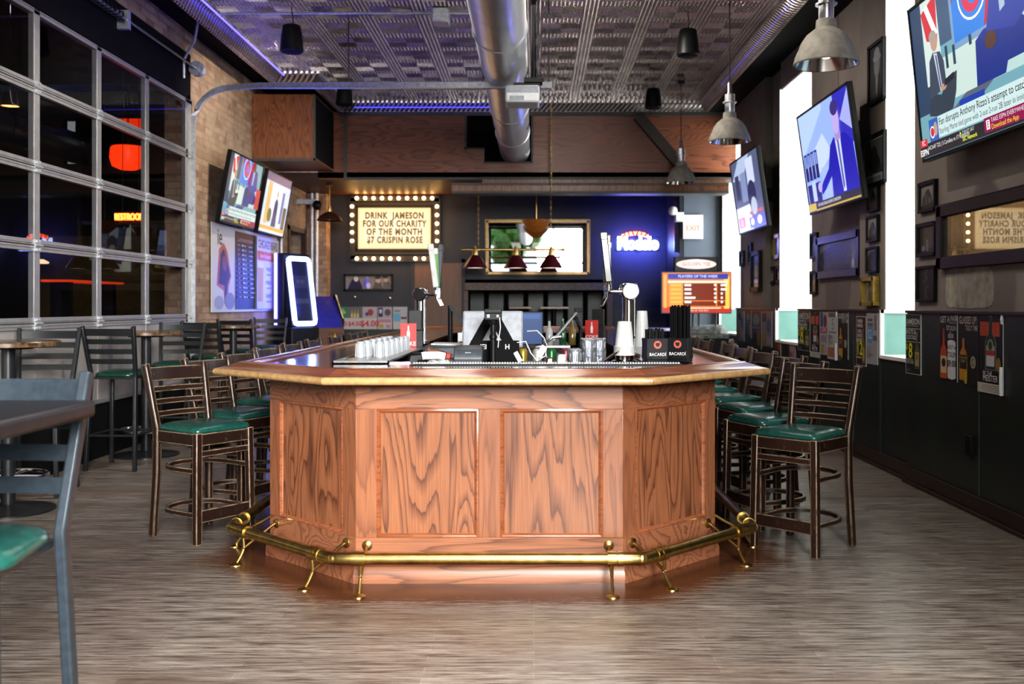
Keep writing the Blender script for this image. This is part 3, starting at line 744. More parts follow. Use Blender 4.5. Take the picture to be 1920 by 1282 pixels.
for x, y, th, lab in ((-3.60, 8.72, 177, 'black metal high chair with its back turned, beside the second high table'),
                      (-3.63, 10.08, 4, 'black metal high chair behind the second high table, facing out'),
                      (-3.74, 11.55, 172, 'black metal ladder-back high chair below the bear banner'),
                      (-3.78, 12.95, 172, 'black metal high chair before the blue-lit machine, middle of three by the brick wall'),
                      (-3.74, 14.05, 10, 'black metal high chair next to the blue-lit jukebox, farthest from the garage door')):
    dup(ch, (x, y, 0), math.radians(th), lab)
fg = make_metal_chair('large blurred blue-black metal chair with green seat, closest to the camera', None, FGMETAL, GREENV)
fg.location = (-1.435, 2.45, 0); fg.rotation_euler = (0, 0, math.radians(3))
def make_high_table(label, r=.33, group='round high tables by the garage door'):
    t = thing('high_table', label, 'table', group=group)
    b = MB(); n = 40; pr = []
    b.lathe([(r-.012, 1.13), (r, 1.136), (r, 1.162), (r-.008, 1.17)], n=n); b.build('tabletop', TABLEWOOD, t)
    b = MB(); b.lathe([(.16, 1.115), (.16, 1.13)], n=16); b.lathe([(.045, .03), (.045, 1.12)], n=16); b.build('column', BLKMETAL, t)
    b = MB(); b.lathe([(.30, 0), (.30, .012), (.10, .035), (.05, .05)], n=32); b.build('base', BLKMETAL, t)
    b = MB(); b.tube([(.25*math.cos(2*PI*k/28), .25*math.sin(2*PI*k/28), .24) for k in range(28)], .013, 8, True)
    for k in range(4): a = PI/2*k; b.tube([(.04*math.cos(a), .04*math.sin(a), .24), (.25*math.cos(a), .25*math.sin(a), .24)], .010, 8)
    b.build('foot_ring', CHROME, t); return t
tb = make_high_table('round high table with charred wood edge, nearest along the garage door'); tb.location = (-3.62, 6.86, 0)
dup(tb, (-3.66, 9.40, 0), 0, 'round high table with charred wood edge between two chairs, below the door glass')
dup(tb, (-3.70, 12.26, 0), 0, 'round high table under the bear banner beside the brick wall')
t = thing('bar_height_table', 'blurred dark rectangular table corner at the left edge, nearest the camera', 'table', (-1.65, 2.05, 0))
b = MB(); b.box(-.5, .5, -.57, .57, 1.125, 1.17); b.build('tabletop', mat('dark_table_laminate', (.018, .018, .021), .32, vs=20), t, bevel=.012)
b = MB(); b.lathe([(.16, 1.10), (.16, 1.125)], n=16); b.lathe([(.05, .04), (.05, 1.11)], n=16); b.build('column', BLKMETAL, t)
b = MB(); b.lathe([(.34, 0), (.34, .015), (.10, .04)], n=32); b.build('base', BLKMETAL, t)
# ================================================================== THINGS ON AND IN THE BAR
ZB = ZK+.001
# service shelf and coolers inside the well
t = thing('service_shelf', 'stainless service shelf along the inside of the bar front', 'shelf', (-.16, 6.2, 0))
b = MB(); b.box(-.80, .80, -.44, .46, 1.028, 1.043); b.build('shelf_top', STEEL, t, bevel=.003)
for x in (-.74, .74):
    for y in (-.38, .40): b = MB(); b.box(x-.02, x+.02, y-.02, y+.02, 0, 1.03); b.build('leg', STEEL, t)
ZSH = 1.043
t = thing('bottle_cooler', 'low black bottle cooler in the middle of the bar well', 'cooler', (-.15, 7.6, 0))
b = MB(); b.box(-.55, .55, -.32, .32, .04, .95); b.box(-.5, .5, -.3, .3, 0, .05); b.build('case', BLACK, t, bevel=.01)
b = MB(); b.box(-.56, .56, -.33, .33, .95, .97); b.build('top', STEEL, t, bevel=.004)
for x in (-.27, .27): b = MB(); b.box(x-.25, x+.25, -.335, -.32, .08, .92); b.build('door', BLACK, t, bevel=.004)
cols = [(.02, .10, .30), (.55, .50, .35), (.60, .12, .05), (.12, .35, .45), (.50, .35, .05), (.65, .65, .60), (.04, .2, .06), (.3, .05, .06), (.7, .55, .1)]
nm = ['blue', 'cream', 'red', 'teal', 'amber', 'silver', 'green', 'dark red', 'yellow']
for i, (c, n_) in enumerate(zip(cols, nm)):
    b = MB(); b.lathe([(.024, 0), (.033, .006), (.033, .105), (.026, .122), (.024, .124)], n=14)
    o = b.build('drink_can', mat('can_'+n_.replace(' ', '_'), c, .3, .4)); o.location = (-.50+.105*i, 7.36, .97)
    tag(o, '%s drink can standing in the row on the bottle cooler' % n_, 'can', 'cans on the bottle cooler')
# bar mat strip with its beaded edge
o = thing('bar_mat', 'black rubber spill mat with white beaded edge along the inner counter edge', 'mat', (.1, 5.67, ZB))
b = MB(); b.box(-.80, .74, -.05, .035, 0, .005); b.build('rubber_sheet', BLACK, o)
b = MB(); b.box(-.80, .74, .035, .05, 0, .006)
for k in range(100): x = -.79+k*.0153; b.box(x, x+.009, .03, .052, .006, .013)
b.build('beaded_edge', WHITEPL, o)
# tray of inverted rocks glasses on the left counter
o = thing('drip_tray', 'long perforated steel tray under the rows of upturned glasses', 'tray', (-.99, 6.75, ZB))
b = MB(); b.box(-.18, .15, -.98, 1.05, 0, .006); b.box(-.18, -.172, -.98, 1.05, 0, .018); b.box(.142, .15, -.98, 1.05, 0, .018); b.box(-.18, .15, -.98, -.972, 0, .018); b.build('tray', STEEL, o)
b = MB(); b.lathe([(.034, 0), (.0345, .004), (.031, .07), (.028, .098), (.025, .104), (.0, .104)], n=18, caps=False); b.lathe([(.031, .001), (.028, .07), (.025, .09), (.0, .09)], n=18, caps=False)
for k in range(12): a = 2*PI*k/12; b.bar([(.0345*math.cos(a), .0345*math.sin(a), .006), (.0295*math.cos(a), .0295*math.sin(a), .09)], .006, .006)
GLASSM = milky('ribbed_glass', (.92, .94, .96), .42, .04)
g0 = b.build('rocks_glass', GLASSM)
for r_ in range(2):
    for k in range(10):
        o = g0 if (r_ == 0 and k == 0) else g0.copy()
        if o is not g0: C.objects.link(o)
        o.location = (-1.10+.12*r_+.02*(k % 2), 6.33+.122*k, ZB+.0065)
        tag(o, 'upturned ribbed rocks glass in the two rows on the steel drip tray', 'glass', 'upturned glasses on the drip tray')
# beer towers
def beer_tower(label, loc, handles, side):
    t = thing('beer_tower', label, 'beer tower', loc)
    b = MB(); b.lathe([(.085, 0), (.085, .012), (.05, .03), (.043, .05), (.043, .40)], n=24); b.lathe([(.05, .12), (.05, .135)], n=24); b.build('column', CHROME, t)
    b = MB(); b.lathe([(.052, .40), (.06, .41), (.06, .475), (.05, .485)], n=24)
    M = Matrix.Rotation(PI/2, 3, 'X'); b.lathe([(.05, -.16), (.055, -.15), (.055, .15), (.05, .16)], (0, 0, .43), 24, M); b.build('crossbar', CHROME, t)
    for k, (y, col, capc, hgt, lean) in enumerate(handles):
        b = MB(); x = side*.055
        b.tube([(x, y, .43), (x+side*.09, y, .43)], .013, 10); b.tube([(x+side*.085, y, .445), (x+side*.10, y, .385), (x+side*.125, y, .335)], .009, 10)
        b.lathe([(.018, .42), (.02, .455), (.012, .49)], (x+side*.085, y, 0), 12); f = b.build('faucet', CHROME, t)
        b = MB(); c0 = Vector((x+side*.085, y, .49)); c1 = c0+Vector((lean*.05, 0, hgt))
        b.bar([c0, c0.lerp(c1, .12), c0.lerp(c1, .3), c0.lerp(c1, .9), c1], .046, .042, Vector((0, 1, 0))); b.build('tap_handle', mat('tap_'+col[0], col[1], .3, coat=.3), t, bevel=.006)
        b = MB(); b.bar([c0.lerp(c1, .86), c0.lerp(c1, 1.02)], .049, .045, Vector((0, 1, 0))); b.build('handle_cap', mat('tap_'+capc[0], capc[1], .3), f, bevel=.006)
    return t
W_, K_, Gn, Wd = ('white', (.75, .75, .72)), ('black', (.015, .015, .015)), ('green', (.10, .35, .06)), ('tan', (.40, .25, .13))
beer_tower('chrome beer tower with tan and white tap handles on the right counter', (.63, 6.62, ZB), [(-.11, K_, K_, .32, -.7), (0, W_, Wd, .31, -.1), (.11, Gn, W_, .27, .2)], -1)
beer_tower('chrome beer tower with tall white tap handle on the left counter', (-.97, 8.55, ZB), [(-.11, W_, W_, .36, -.9), (0, Gn, W_, .33, -.4), (.11, K_, K_, .37, .4)], 1)
# white paper cup stacks
def cup_stack(label, loc, h, r0, r1):
    t = thing('cup_stack', label, 'cups', loc)
    b = MB(); b.lathe([(r0, 0), (r0, .006), (r1, h-.004), (r1-.004, h)], n=24); b.build('cups', WHITEPL, t)
    b = MB()
    for k in range(6): z = .008+k*.008; b.lathe([(r0-.0, z), (r0+.0025, z+.002), (r0+.0025, z+.005), (r0-.0, z+.006)], n=24)
    b.build('rims', WHITEPL, t)
cup_stack('white paper cup stack upturned on a metal stand, before the right beer tower', (.535, 5.88, ZB+.045), .20, .062, .041)
o = thing('cup_stand', 'round chrome stand under the front stack of white cups', 'stand', (.535, 5.88, ZB)); b = MB(); b.lathe([(.075, 0), (.075, .012), (.055, .02), (.055, .045)], n=20); b.build('stand', CHROME, o)
cup_stack('taller stack of white paper cups behind, to the right of the chrome tower', (.755, 6.95, ZB), .30, .056, .036)
# caddies with printed fronts
def caddy(label, loc, rz, straws, sh):
    t = thing('napkin_caddy', label, 'caddy', loc, rz)
    w, d, h = .125, .12, .125
    b = MB(); b.box(-w/2, w/2, -d/2, d/2, .0, .022); b.build('base', BLACK, t, bevel=.004)
    b = MB()
    b.box(-w/2, w/2, -d/2, -d/2+.006, .022, h+.02); b.box(-w/2, -w/2+.006, -d/2, d/2, .022, h+.02); b.box(w/2-.006, w/2, -d/2, d/2, .022, h+.02); b.box(-w/2, w/2, d/2-.006, d/2, .022, h+.02); b.box(-w/2, w/2, -d/2, d/2, .02, .03)
    b.build('box', BLACK, t, bevel=.002)
    a = Art(w*.96, h*.95, (.006, .006, .010)); a.ell(.5, .70, .20, .20, (.75, .10, .06)); a.ell(.5, .70, .17, .17, (.70, .22, .14)); a.ell(.5, .70, .09, .10, (.03, .02, .02)); a.ell(.43, .74, .04, .06, (.03, .02, .02)); a.ell(.57, .74, .04, .06, (.03, .02, .02))
    a.text('BACARDÍ', .5, .22, .0255, (.92, .92, .92), bold=.015, sx=.95); a.build('printed_front', PRINT, t, (0, -d/2-.001, .022+h*.5))
    b = MB()
    for k in range(straws): 
        x, y = RN.uniform(-.05, .05), RN.uniform(-.045, .045); b.tube([(x, y, .03), (x*1.05, y*1.05, sh+RN.uniform(-.006, .006))], .004, 6)
    b.build('straws', BLACK, t)['kind'] = 'stuff'
    return t
caddy('black napkin caddy with short straws and red bat badge, beside the white cups', (.715, 5.88, ZB), math.radians(8), 30, .20)
caddy('black caddy holding the tall bundle of straws, outer of the two', (.875, 5.96, ZB), math.radians(-22), 46, .335)
b = MB(); b.lathe([(.045, 0), (.045, .01), (.012, .03), (.012, .15), (.03, .16)], n=16)
o = tag(b.build('card_holder', BLACK), 'small black stand behind the two black caddies', 'stand'); o.location = (.80, 6.16, ZB)
def red_caddy(label, loc, rz):
    t = thing('napkin_caddy', label, 'caddy', loc, rz)
    b = MB(); b.box(-.085, .085, -.08, .08, 0, .14); b.build('box', BLACK, t, bevel=.005)
    a = Art(.125, .19, (.62, .03, .025)); a.poly([(.42, .35), (.58, .35), (.60, .62), (.54, .74), (.54, .90), (.46, .90), (.46, .74), (.40, .62)], (.92, .9, .88)); a.text('COKE', .5, .15, .045, (.9, .9, .9), bold=.01); a.build('printed_panel', PRINT, t, (-.03, -.083, .10))
    b = MB(); b.box(-.03, .075, -.06, .06, .14, .30); b.build('straw_box', BLACK, t, bevel=.004)
red_caddy('black caddy with red cola panel on the left counter, beside the left beer tower', (-.97, 7.95, ZB), math.radians(6))
red_caddy('small black caddy with red cola panel on the right counter, further back', (.60, 9.6, ZB), math.radians(-12))
# point-of-sale screen seen from behind
t = thing('till_screen', 'grey till monitor seen from behind on a black A-shaped stand', 'monitor', (-.265, 6.42, ZSH))
b = MB(); Mt = Matrix.Translation((0, 0, .215)) @ Matrix.Rotation(math.radians(-14), 4, 'X'); b.box(-.195, .195, -.012, .014, -.118, .125, Mt); b.build('display', LTGREY, t, bevel=.012)
b = MB(); b.box(-.19, .19, .015, .017, -.113, .12, Mt); b.build('screen', BLACK, t)
b = MB()
for s in (-1, 1): b.bar([(s*.02, -.04, .29), (s*.17, -.07, .02)], .06, .025, Vector((0, 1, 0)))
b.box(-.19, .19, -.10, .06, 0, .022); b.build('stand', MATTEBLK, t, bevel=.004)
t = thing('card_reader_pole', 'black pole with cable and small camera head in front of the till monitor', 'pole', (-.245, 6.0, ZSH))
b = MB(); b.lathe([(.05, 0), (.05, .012), (.02, .022)], n=18); b.lathe([(.020, .01), (.020, .17), (.024, .175), (.024, .19), (.017, .20), (.017, .285)], n=16); b.build('pole', BLACK, t)
b = MB(); b.box(-.052, .052, -.035, .035, .325, .352); b.box(-.052, .052, -.03, .03, .285, .327); b.lathe([(.022, .255), (.03, .29)], n=14); b.build('head', BLACK, t, bevel=.004)
b = MB(); b.box(-.036, -.02, -.033, -.029, .30, .318); b.box(.022, .034, -.033, -.029, .302, .316); b.build('lens', WHITEPL, t)
b = MB(); b.tube([(.04, -.034, .30), (.045, -.045, .24), (.035, -.04, .17), (.03, -.03, .12)], .003, 6); b.build('cable', WHITEPL, t)
a = Art(.19, .04); a.text('IEI', .12, .5, .042, (.9, .9, .9), bold=.02); a.text('H', .90, .5, .042, (.9, .9, .9), bold=.02)
o = thing('label_plate', 'white lettered plate low behind the black pole', 'plate', (-.24, 6.16, ZSH+.115)); b = MB(); b.box(-.15, .15, .002, .012, -.115, .04); b.build('plate', MATTEBLK, o); a.build('lettering', PRINT, o, (0, 0, 0))
t = thing('receipt_printer', 'slate grey receipt printer at the inner edge of the counter', 'printer', (-.385, 5.90, ZSH))
b = MB(); b.prism([(-.08, 0), (.10, 0), (.10, .12), (.06, .135), (-.055, .115), (-.082, .07), (-.082, .05)], -.085, .085, Matrix(((0, 0, 1, 0), (1, 0, 0, 0), (0, 1, 0, 0), (0, 0, 0, 1)))); b.build('case', GREYPL, t, bevel=.006)
b = MB(); b.box(-.084, .084, -.086, -.08, .052, .057); b.build('paper_slot', BLACK, t)
a = Art(.03, .01); a.text('EPSON', .5, .5, .011, (.85, .85, .85), bold=.01); a.build('badge', PRINT, t, (0, -.075, .096), (math.radians(-38), 0, 0))
# white power adapters and cable
t = thing('power_adapter', 'white power adapters dangling on white cable right of the till monitor', 'adapter', (.0, 6.15, ZSH))
b = MB(); b.box(-.02, .02, -.01, .012, .06, .14, Matrix.Rotation(.5, 4, 'Y')); b.box(-.075, -.045, -.01, .01, .06, .13, Matrix.Rotation(-.5, 4, 'Y')); b.build('brick', WHITEPL, t, bevel=.004)
b = MB(); b.tube([(-.12, .02, .14), (-.05, .0, .15), (-.02, 0, .08), (.02, 0, .03), (.07, 0, .06), (.08, 0, .12), (.065, 0, .17), (.02, .05, .215), (-.04, .1, .21)], .004, 8); b.build('cable', WHITEPL, t)
# clutter on the shelf by the tray
def blob_pack(name, label, loc, size, m, rz=0):
    b = MB(); w, d, h = size
    b._add([Vector((x*w, y*d, z*h)) for x, y, z in [(-.5, -.5, 0), (.5, -.45, 0), (.45, .5, 0), (-.5, .45, 0), (-.4, -.4, .9), (.42, -.35, 1), (.36, .4, .8), (-.38, .36, 1)]], [(3, 2, 1, 0), (4, 5, 6, 7), (0, 1, 5, 4), (1, 2, 6, 5), (2, 3, 7, 6), (3, 0, 4, 7)])
    o = b.build(name, m, bevel=min(size)*.2); o.location = loc; o.rotation_euler = (0, 0, rz); return tag(o, label, name.replace('_', ' '))
blob_pack('receipt_pile', 'crumpled pile of pink and white receipts by the tray of glasses', (-.80, 5.86, ZSH), (.16, .12, .045), mat('pink_white_paper', (.80, .76, .76), .6, vs=22, col2=(.75, .30, .45)), .4)
blob_pack('salt_bag', 'clear plastic bag of wrapped straws on the service shelf', (-.56, 5.88, ZSH), (.15, .10, .055), mat('crinkled_plastic', (.62, .64, .62), .25, vs=40, col2=(.12, .12, .12)), 0)
b = MB(); b.tube([(-.06, 0, .025), (-.04, 0, .028), (.04, 0, .028), (.075, 0, .02)], .024, 14); o = tag(b.build('squeeze_bottle', WHITEPL), 'white squeeze bottle lying on the bag of straws', 'bottle'); o.location = (-.60, 5.86, ZSH+.05); o.rotation_euler = (0, 0, .25)
t = thing('soda_gun', 'red-tipped soda gun with buttons lying on the shelf, silver hose curling behind the printer', 'soda gun', (-.60, 6.14, ZSH+.02))
b = MB(); b.bar([(-.06, 0, .085), (.06, 0, .045)], .05, .035); b.build('handle', mat('amber_buttons', (.22, .08, .03), .3, vs=90, col2=(.02, .01, .01)), t, bevel=.008)
b = MB(); b.bar([(.06, 0, .045), (.09, 0, .035)], .045, .035); b.build('collar', mat('red_plastic', (.6, .05, .03), .35), t, bevel=.005)
b = MB(); b.tube([(.09, 0, .035), (.13, 0, .01), (.145, 0, -.01), (.145, .05, -.015)], .012, 8); b.build('hose', STEEL, t)
o = blob_pack('black_organizer', 'black bin of bar tools behind the receipts', (-.71, 6.22, ZSH), (.16, .16, .085), BLACK)
blob_pack('ticket_spike_box', 'small black ticket box with red light between receipts and printer', (-.67, 5.98, ZSH), (.07, .07, .05), BLACK, .2)
# right side: plastic tumblers, menus, hose
b = MB(); b.lathe([(.028, 0), (.03, .004), (.038, .10), (.0385, .115)], n=16, caps=False); b.lathe([(0, .004), (.028, .004)], n=16, caps=False)
for k in range(10): a = 2*PI*k/10; b.bar([(.030*math.cos(a), .030*math.sin(a), .008), (.0375*math.cos(a), .0375*math.sin(a), .095)], .004, .003)
TUM = milky('tumbler_plastic', (.86, .88, .93), .14)
g1 = b.build('plastic_tumbler', TUM)
for k, (x, y, z) in enumerate([(.245, 5.86, 0), (.325, 5.92, 0), (.24, 6.0, 0), (.32, 6.06, 0), (.40, 6.05, 0), (.325, 5.925, .06), (.40, 6.06, .06), (.322, 6.06, .06)]):
    o = g1 if k == 0 else g1.copy()
    if k: C.objects.link(o)
    o.location = (x, y, ZSH+z); tag(o, 'clear ribbed plastic tumbler in the cluster left of the white cups', 'tumbler', 'plastic tumblers on the service shelf')
t = thing('menu_stack', 'dark folded drink menus leaning against the tumblers', 'menus', (.43, 5.86, ZSH))
for k in range(4):
    b = MB(); b.box(-.075, .075, -.05, .05, .0, .006, Matrix.Translation((.012*k, .0, .008*k)) @ Matrix.Rotation(-.62, 4, 'Y') @ Matrix.Translation((0, 0, .045))); b.build('menu', mat('menu_print_%d' % (k % 2), ((.03, .02, .02), (.20, .07, .04))[k % 2], .35, vs=60, col2=((.35, .18, .08), (.02, .02, .02))[k % 2]), t)
blob_pack('tea_box', 'small white and green carton beside the tumblers', (.165, 5.9, ZSH), (.06, .07, .09), mat('carton', (.7, .72, .66), .5, vs=12, col2=(.08, .22, .16)))
blob_pack('wooden_block', 'brown wooden block left of the carton on the shelf', (.095, 5.92, ZSH), (.05, .06, .07), DARKWOOD)
t = thing('phone_stand', 'silver tablet on a black gooseneck stand inside the bar, right of centre', 'tablet stand', (.33, 8.12, ZSH-.04))
b = MB(); b.box(-.12, .12, -.12, .12, -1.0, .02); b.build('plinth', BLACK, t, bevel=.01)
b = MB(); b.tube([(.05, 0, .0), (.05, 0, .22), (.02, 0, .30), (-.02, 0, .33)], .017, 10); b.build('arm', BLACK, t)
b = MB(); b.box(-.008, .008, -.09, .09, -.15, .15, Matrix.Translation((-.08, -.02, .24)) @ Matrix.Rotation(math.radians(40), 4, 'Y')); b.build('tablet', LTGREY, t, bevel=.004)
b = MB(); b.box(-.03, .03, -.03, .03, -.015, .02, Matrix.Translation((.03, -.02, .37))); b.build('clamp', BLACK, t, bevel=.004)
t = thing('silver_hose', 'silver braided hose arching from the shelf inside the bar', 'hose', (.0, 6.55, ZSH-.005)); b = MB()
b.tube([(.10, 0, .0), (.07, 0, .07), (.08, 0, .13), (.12, 0, .165), (.18, 0, .172)], .010, 10); b.build('hose', STEEL, t)
t = thing('phone_stand', 'black tablet arm with hanging white adapter behind the left beer tower', 'tablet stand', (-.66, 8.1, ZSH-.05))
b = MB(); b.box(-.12, .12, -.12, .12, -.995, .02); b.build('plinth', BLACK, t, bevel=.01)
b = MB(); b.tube([(-.02, 0, 0), (-.02, 0, .32), (-.02, -.01, .42)], .02, 10); b.bar([(-.02, -.02, .42), (.17, -.02, .16)], .03, .02, Vector((0, 1, 0))); b.build('arm', BLACK, t)
b = MB(); b.tube([(.09, -.03, .25), (.07, -.04, .15), (.0, -.04, .05), (-.05, -.04, .10)], .004, 8); b.box(.045, .085, -.05, -.03, .13, .20); b.build('adapter', WHITEPL, t)
t = thing('till_screen', 'dark blue screen glowing further back inside the bar', 'monitor', (-.10, 9.6, ZSH-.05))
b = MB(); b.box(-.2, .2, -.16, .16, -.995, .005); b.build('plinth', BLACK, t, bevel=.01)
a = Art(.36, .30, (.01, .05, .18)); a.rect(.05, .8, .95, .95, (.02, .09, .3)); a.text('MENU', .3, .87, .03, (.4, .5, .7)); a.build('screen', SCREEN, t, (0, -.022, .20))
b = MB(); b.box(-.19, .19, -.02, .01, .04, .36); b.box(-.03, .03, -.01, .03, 0, .1); b.build('display', BLACK, t, bevel=.006)
t = thing('back_bar_unit', 'dark undercounter unit with drawers filling the bar well behind the cooler', 'cabinet', (-.15, 11.2, 0))
b = MB(); b.box(-.5, .5, -1.0, 1.0, .0, .98); b.build('case', BLACK, t, bevel=.01)
b = MB(); b.box(-.52, .52, -1.02, 1.02, .98, 1.0); b.build('top', STEEL, t)
for k in range(3):
    b = MB(); b.box(-.48, .48, -1.015, -1.0, .06+.3*k, .33+.3*k); d = b.build('drawer', GREYPL, t, bevel=.004); b = MB(); b.tube([(-.1, -1.03, .27+.3*k), (.1, -1.03, .27+.3*k)], .007, 6); b.build('drawer_pull', STEEL, d)
for k, (x, c, h) in enumerate([(-.38, (.02, .02, .02), .22), (-.28, (.25, .10, .03), .28), (-.16, (.55, .55, .50), .22), (.05, (.08, .03, .02), .26), (.16, (.6, .6, .58), .25), (.30, (.03, .12, .05), .28), (.40, (.25, .18, .05), .26)]):
    b = MB(); b.lathe([(.036, 0), (.038, .008), (.038, h*.6), (.014, h*.76), (.013, h), (.0, h)], n=16, caps=False); o = b.build('spirit_bottle', mat('spirit_%d' % k, c, .12, coat=.6)); o.location = (x, 10.35, 1.0)
    tag(o, '%s spirit bottle on the unit in the bar well' % ['black', 'amber', 'clear-capped grey', 'dark brown', 'pale', 'green', 'golden'][k], 'bottle', 'bottles in the bar well')
t = thing('ice_bin', 'dark grey plastic bin with papers behind the receipt printer', 'bin', (-.60, 7.0, 0)); b = MB(); b.box(-.16, .16, -.2, .2, 0, 1.14); b.build('bin', GREYPL, t, bevel=.02)
b = MB(); b.box(-.13, .12, -.15, .12, 1.14, 1.15, Matrix.Rotation(.02, 4, 'Y')); b.build('paper_tray', mat('loose_paper', (.62, .62, .6), .6), t)
# ================================================================== HANGING FROM THE CEILING
t = thing('spiral_duct', 'large galvanised spiral duct running under the tin ceiling into the bulkhead', 'duct', (-.305, 8, 3.90))
b = MB(); M = Matrix.Rotation(-PI/2, 3, 'X'); R_ = .24
b.lathe([(R_, -9.5), (R_, 7.98), (R_-.02, 7.99)], n=40, M=M, caps=False); b.build('pipe', DUCT, t)
for y in (-2.5, .9, 4.4, 6.2): b = MB(); b.lathe([(R_, y-.05), (R_+.008, y-.045), (R_+.011, y), (R_+.008, y+.045), (R_, y+.05)], n=40, M=M, caps=False); b.build('joint_band', DUCT, t)
for y in (-1.2, 2.4, 5.4):
    b = MB()
    b.tube([(math.cos(a)*(R_+.008), y, math.sin(a)*(R_+.008)) for a in [math.radians(v) for v in range(-30, 211, 20)]], .006, 6); b.tube([(R_*.87, y, -.12), (R_*.87+.02, y, .70)], .004, 6); b.tube([(-R_*.87, y, -.12), (-R_*.87-.02, y, .70)], .004, 6); b.build('hanger_strap', BLACK, t)
# projector and its pole with cables
t = thing('projector', 'white ceiling projector on a black pole beside the duct', 'projector', (-.075, 9.75, 3.37))
b = MB(); b.box(-.20, .13, -.17, .17, 0, .165); b.build('case', WHITEPL, t, bevel=.02)
b = MB(); b.box(-.19, .12, -.174, -.168, .09, .155); b.box(-.16, -.02, -.176, -.17, .02, .06); b.build('vent', LTGREY, t)
b = MB(); b.box(-.12, .14, -.06, .06, .165, .21); b.box(-.02, .16, -.07, .07, .21, .26); b.build('bracket', BLACK, t, bevel=.006)
b = MB(); b.lathe([(.026, .21), (.026, 1.22)], (.075, 0, 0), n=12); b.build('pole', BLACK, t)
b = MB()
for k in range(3): b.tube([(.105+.03*math.sin(z*9+k*2), -.03, .2+z) for z in [q*.08 for q in range(13)]], .004, 6)
b.build('cable', BLACK, t)
t = thing('door_track', 'galvanised overhead door track curving from the garage door across the room', 'track', (XL, 11.70, 0))
b = MB(); z1 = 3.97
pts = [(.06, 0, z) for z in (.55, 2.0, 3.0, 3.53)]+[(.06+.42*(1-math.cos(a)), 0, 3.55+.42*math.sin(a)) for a in [PI/2*k/8 for k in range(1, 9)]]+[(.06+.42+s_*3.75, -.04-1.65*s_, CAMH+410.5*(11.70-.04-1.65*s_)/F) for s_ in (.1, .4, .7, 1.0)]
for dy, w, h in ((0, .01, .075), (-.025, .05, .008)): b.sweep([(p[0], p[1]+dy, p[2]) for p in pts], [(-.006 if dy == 0 else -.03, -.035 if dy == 0 else -.037), (.006 if dy == 0 else .03, -.035 if dy == 0 else -.037), (.006 if dy == 0 else .03, .035 if dy == 0 else -.028), (-.006 if dy == 0 else -.03, .035 if dy == 0 else -.028)], Vector((0, 0, 1)))
b.build('track', GALV, t)
b = MB(); b.tube([(4.2, -1.66, 3.63), (4.2, -1.66, 4.6)], .006, 6); b.tube([(2.0, -.69, 3.83), (2.0, -.69, 4.6)], .006, 6); b.build('hanger', BLACK, t)
t = thing('electrical_conduit', 'thin grey conduit bending up the brick wall and across the tin ceiling to a box', 'conduit', (XL+.06, 11.35, 0))
b = MB(); pts = [(.0, .0, z) for z in (4.0, 4.12, 4.20)]+[(.04, -.02, 4.27), (.16, -.1, 4.40), (.29, -.4, 4.50), (.34, -.5, 4.535), (.42, -.6, 4.55), (.9, -.62, 4.56), (3.45, -.62, 4.56)]
b.tube(pts, .014, 8); b.build('pipe', GALV, t)
b = MB(); b.box(2.90, 3.08, -.71, -.53, 4.44, 4.599); b.build('junction_box', GALV, t, bevel=.01)
# black hanging speakers
def speaker(label, loc):
    t = thing('hanging_speaker', label, 'speaker', loc, group='black speakers hanging from the tin ceiling')
    b = MB(); b.lathe([(.115, 0), (.125, .01), (.112, .16), (.095, .275), (.085, .285)], n=24); b.build('cabinet', BLACK, t)
    b = MB(); b.lathe([(.1, -.004), (.112, .002)], n=24); b.build('grille', MATTEBLK, t)
    b = MB(); b.tube([(0, 0, .28), (.015, 0, .36), (0, 0, .45), (0, 0, ZCEIL-loc[2])], .006, 6); b.build('cord', BLACK, t)
for lab, x, y, Y in (('black hanging speaker at upper left, lit by blue ceiling reflections', 547, 98, 10.6), ('black hanging speaker right of the duct, nearest on that side', 1290, 105, 10.8), ('small black speaker before the left end of the bulkhead', 646, 197, 14.4), ('small black speaker hanging in front of the right bulkhead panel', 1225, 203, 14.6)):
    p = onY(x, y, Y); speaker(lab, tuple(p))
# industrial pendants along the windows
REFL = mat('mirror_reflector', (.85, .86, .88), .12, 1)
BULB = glow('daylight_bulb', (1, .93, .85), 2.5)
def pendant(label, p):
    t = thing('pendant_lamp', label, 'lamp', tuple(p), group='dusty grey bell pendants along the windows')
    b = MB(); b.lathe([(.212, 0), (.216, .008), (.206, .05), (.192, .085), (.185, .095), (.165, .15), (.13, .20), (.085, .235), (.07, .245), (.066, .30), (.06, .305)], n=40, caps=False); b.build('shade', DUSTY, t)
    b = MB(); b.lathe([(.209, .004), (.17, .10), (.11, .19), (.05, .235), (.0, .24)], n=40, caps=False); b.build('reflector', REFL, t)
    b = MB(); b.ball((0, 0, .10), .048, 16, (1, 1, 1.25)); b.build('bulb', BULB, t)
    b = MB(); b.lathe([(.047, .30), (.05, .31), (.05, .40), (.072, .402), (.072, .412), (.052, .414), (.052, .49), (.03, .50), (.022, .52), (.022, .60), (.01, .62)], n=24); b.build('socket_housing', STEEL, t)
    b = MB(); b.tube([(0, 0, .6), (0, 0, ZCEIL-p.z)], .006, 6); b.lathe([(.05, ZCEIL-p.z-.03), (.05, ZCEIL-p.z)], n=12); b.build('cord', BLACK, t)
for lab, x, y, Y in (('large dusty grey bell pendant, nearest the camera at upper right', 1549, 122, 6.68), ('dusty grey bell pendant hanging before the second window, middle of three', 1368, 266, 10.3), ('dusty grey bell pendant farthest back, overlapping the wooden bulkhead', 1277, 343, 14.2)):
    pendant(lab, onY(x, y, Y))
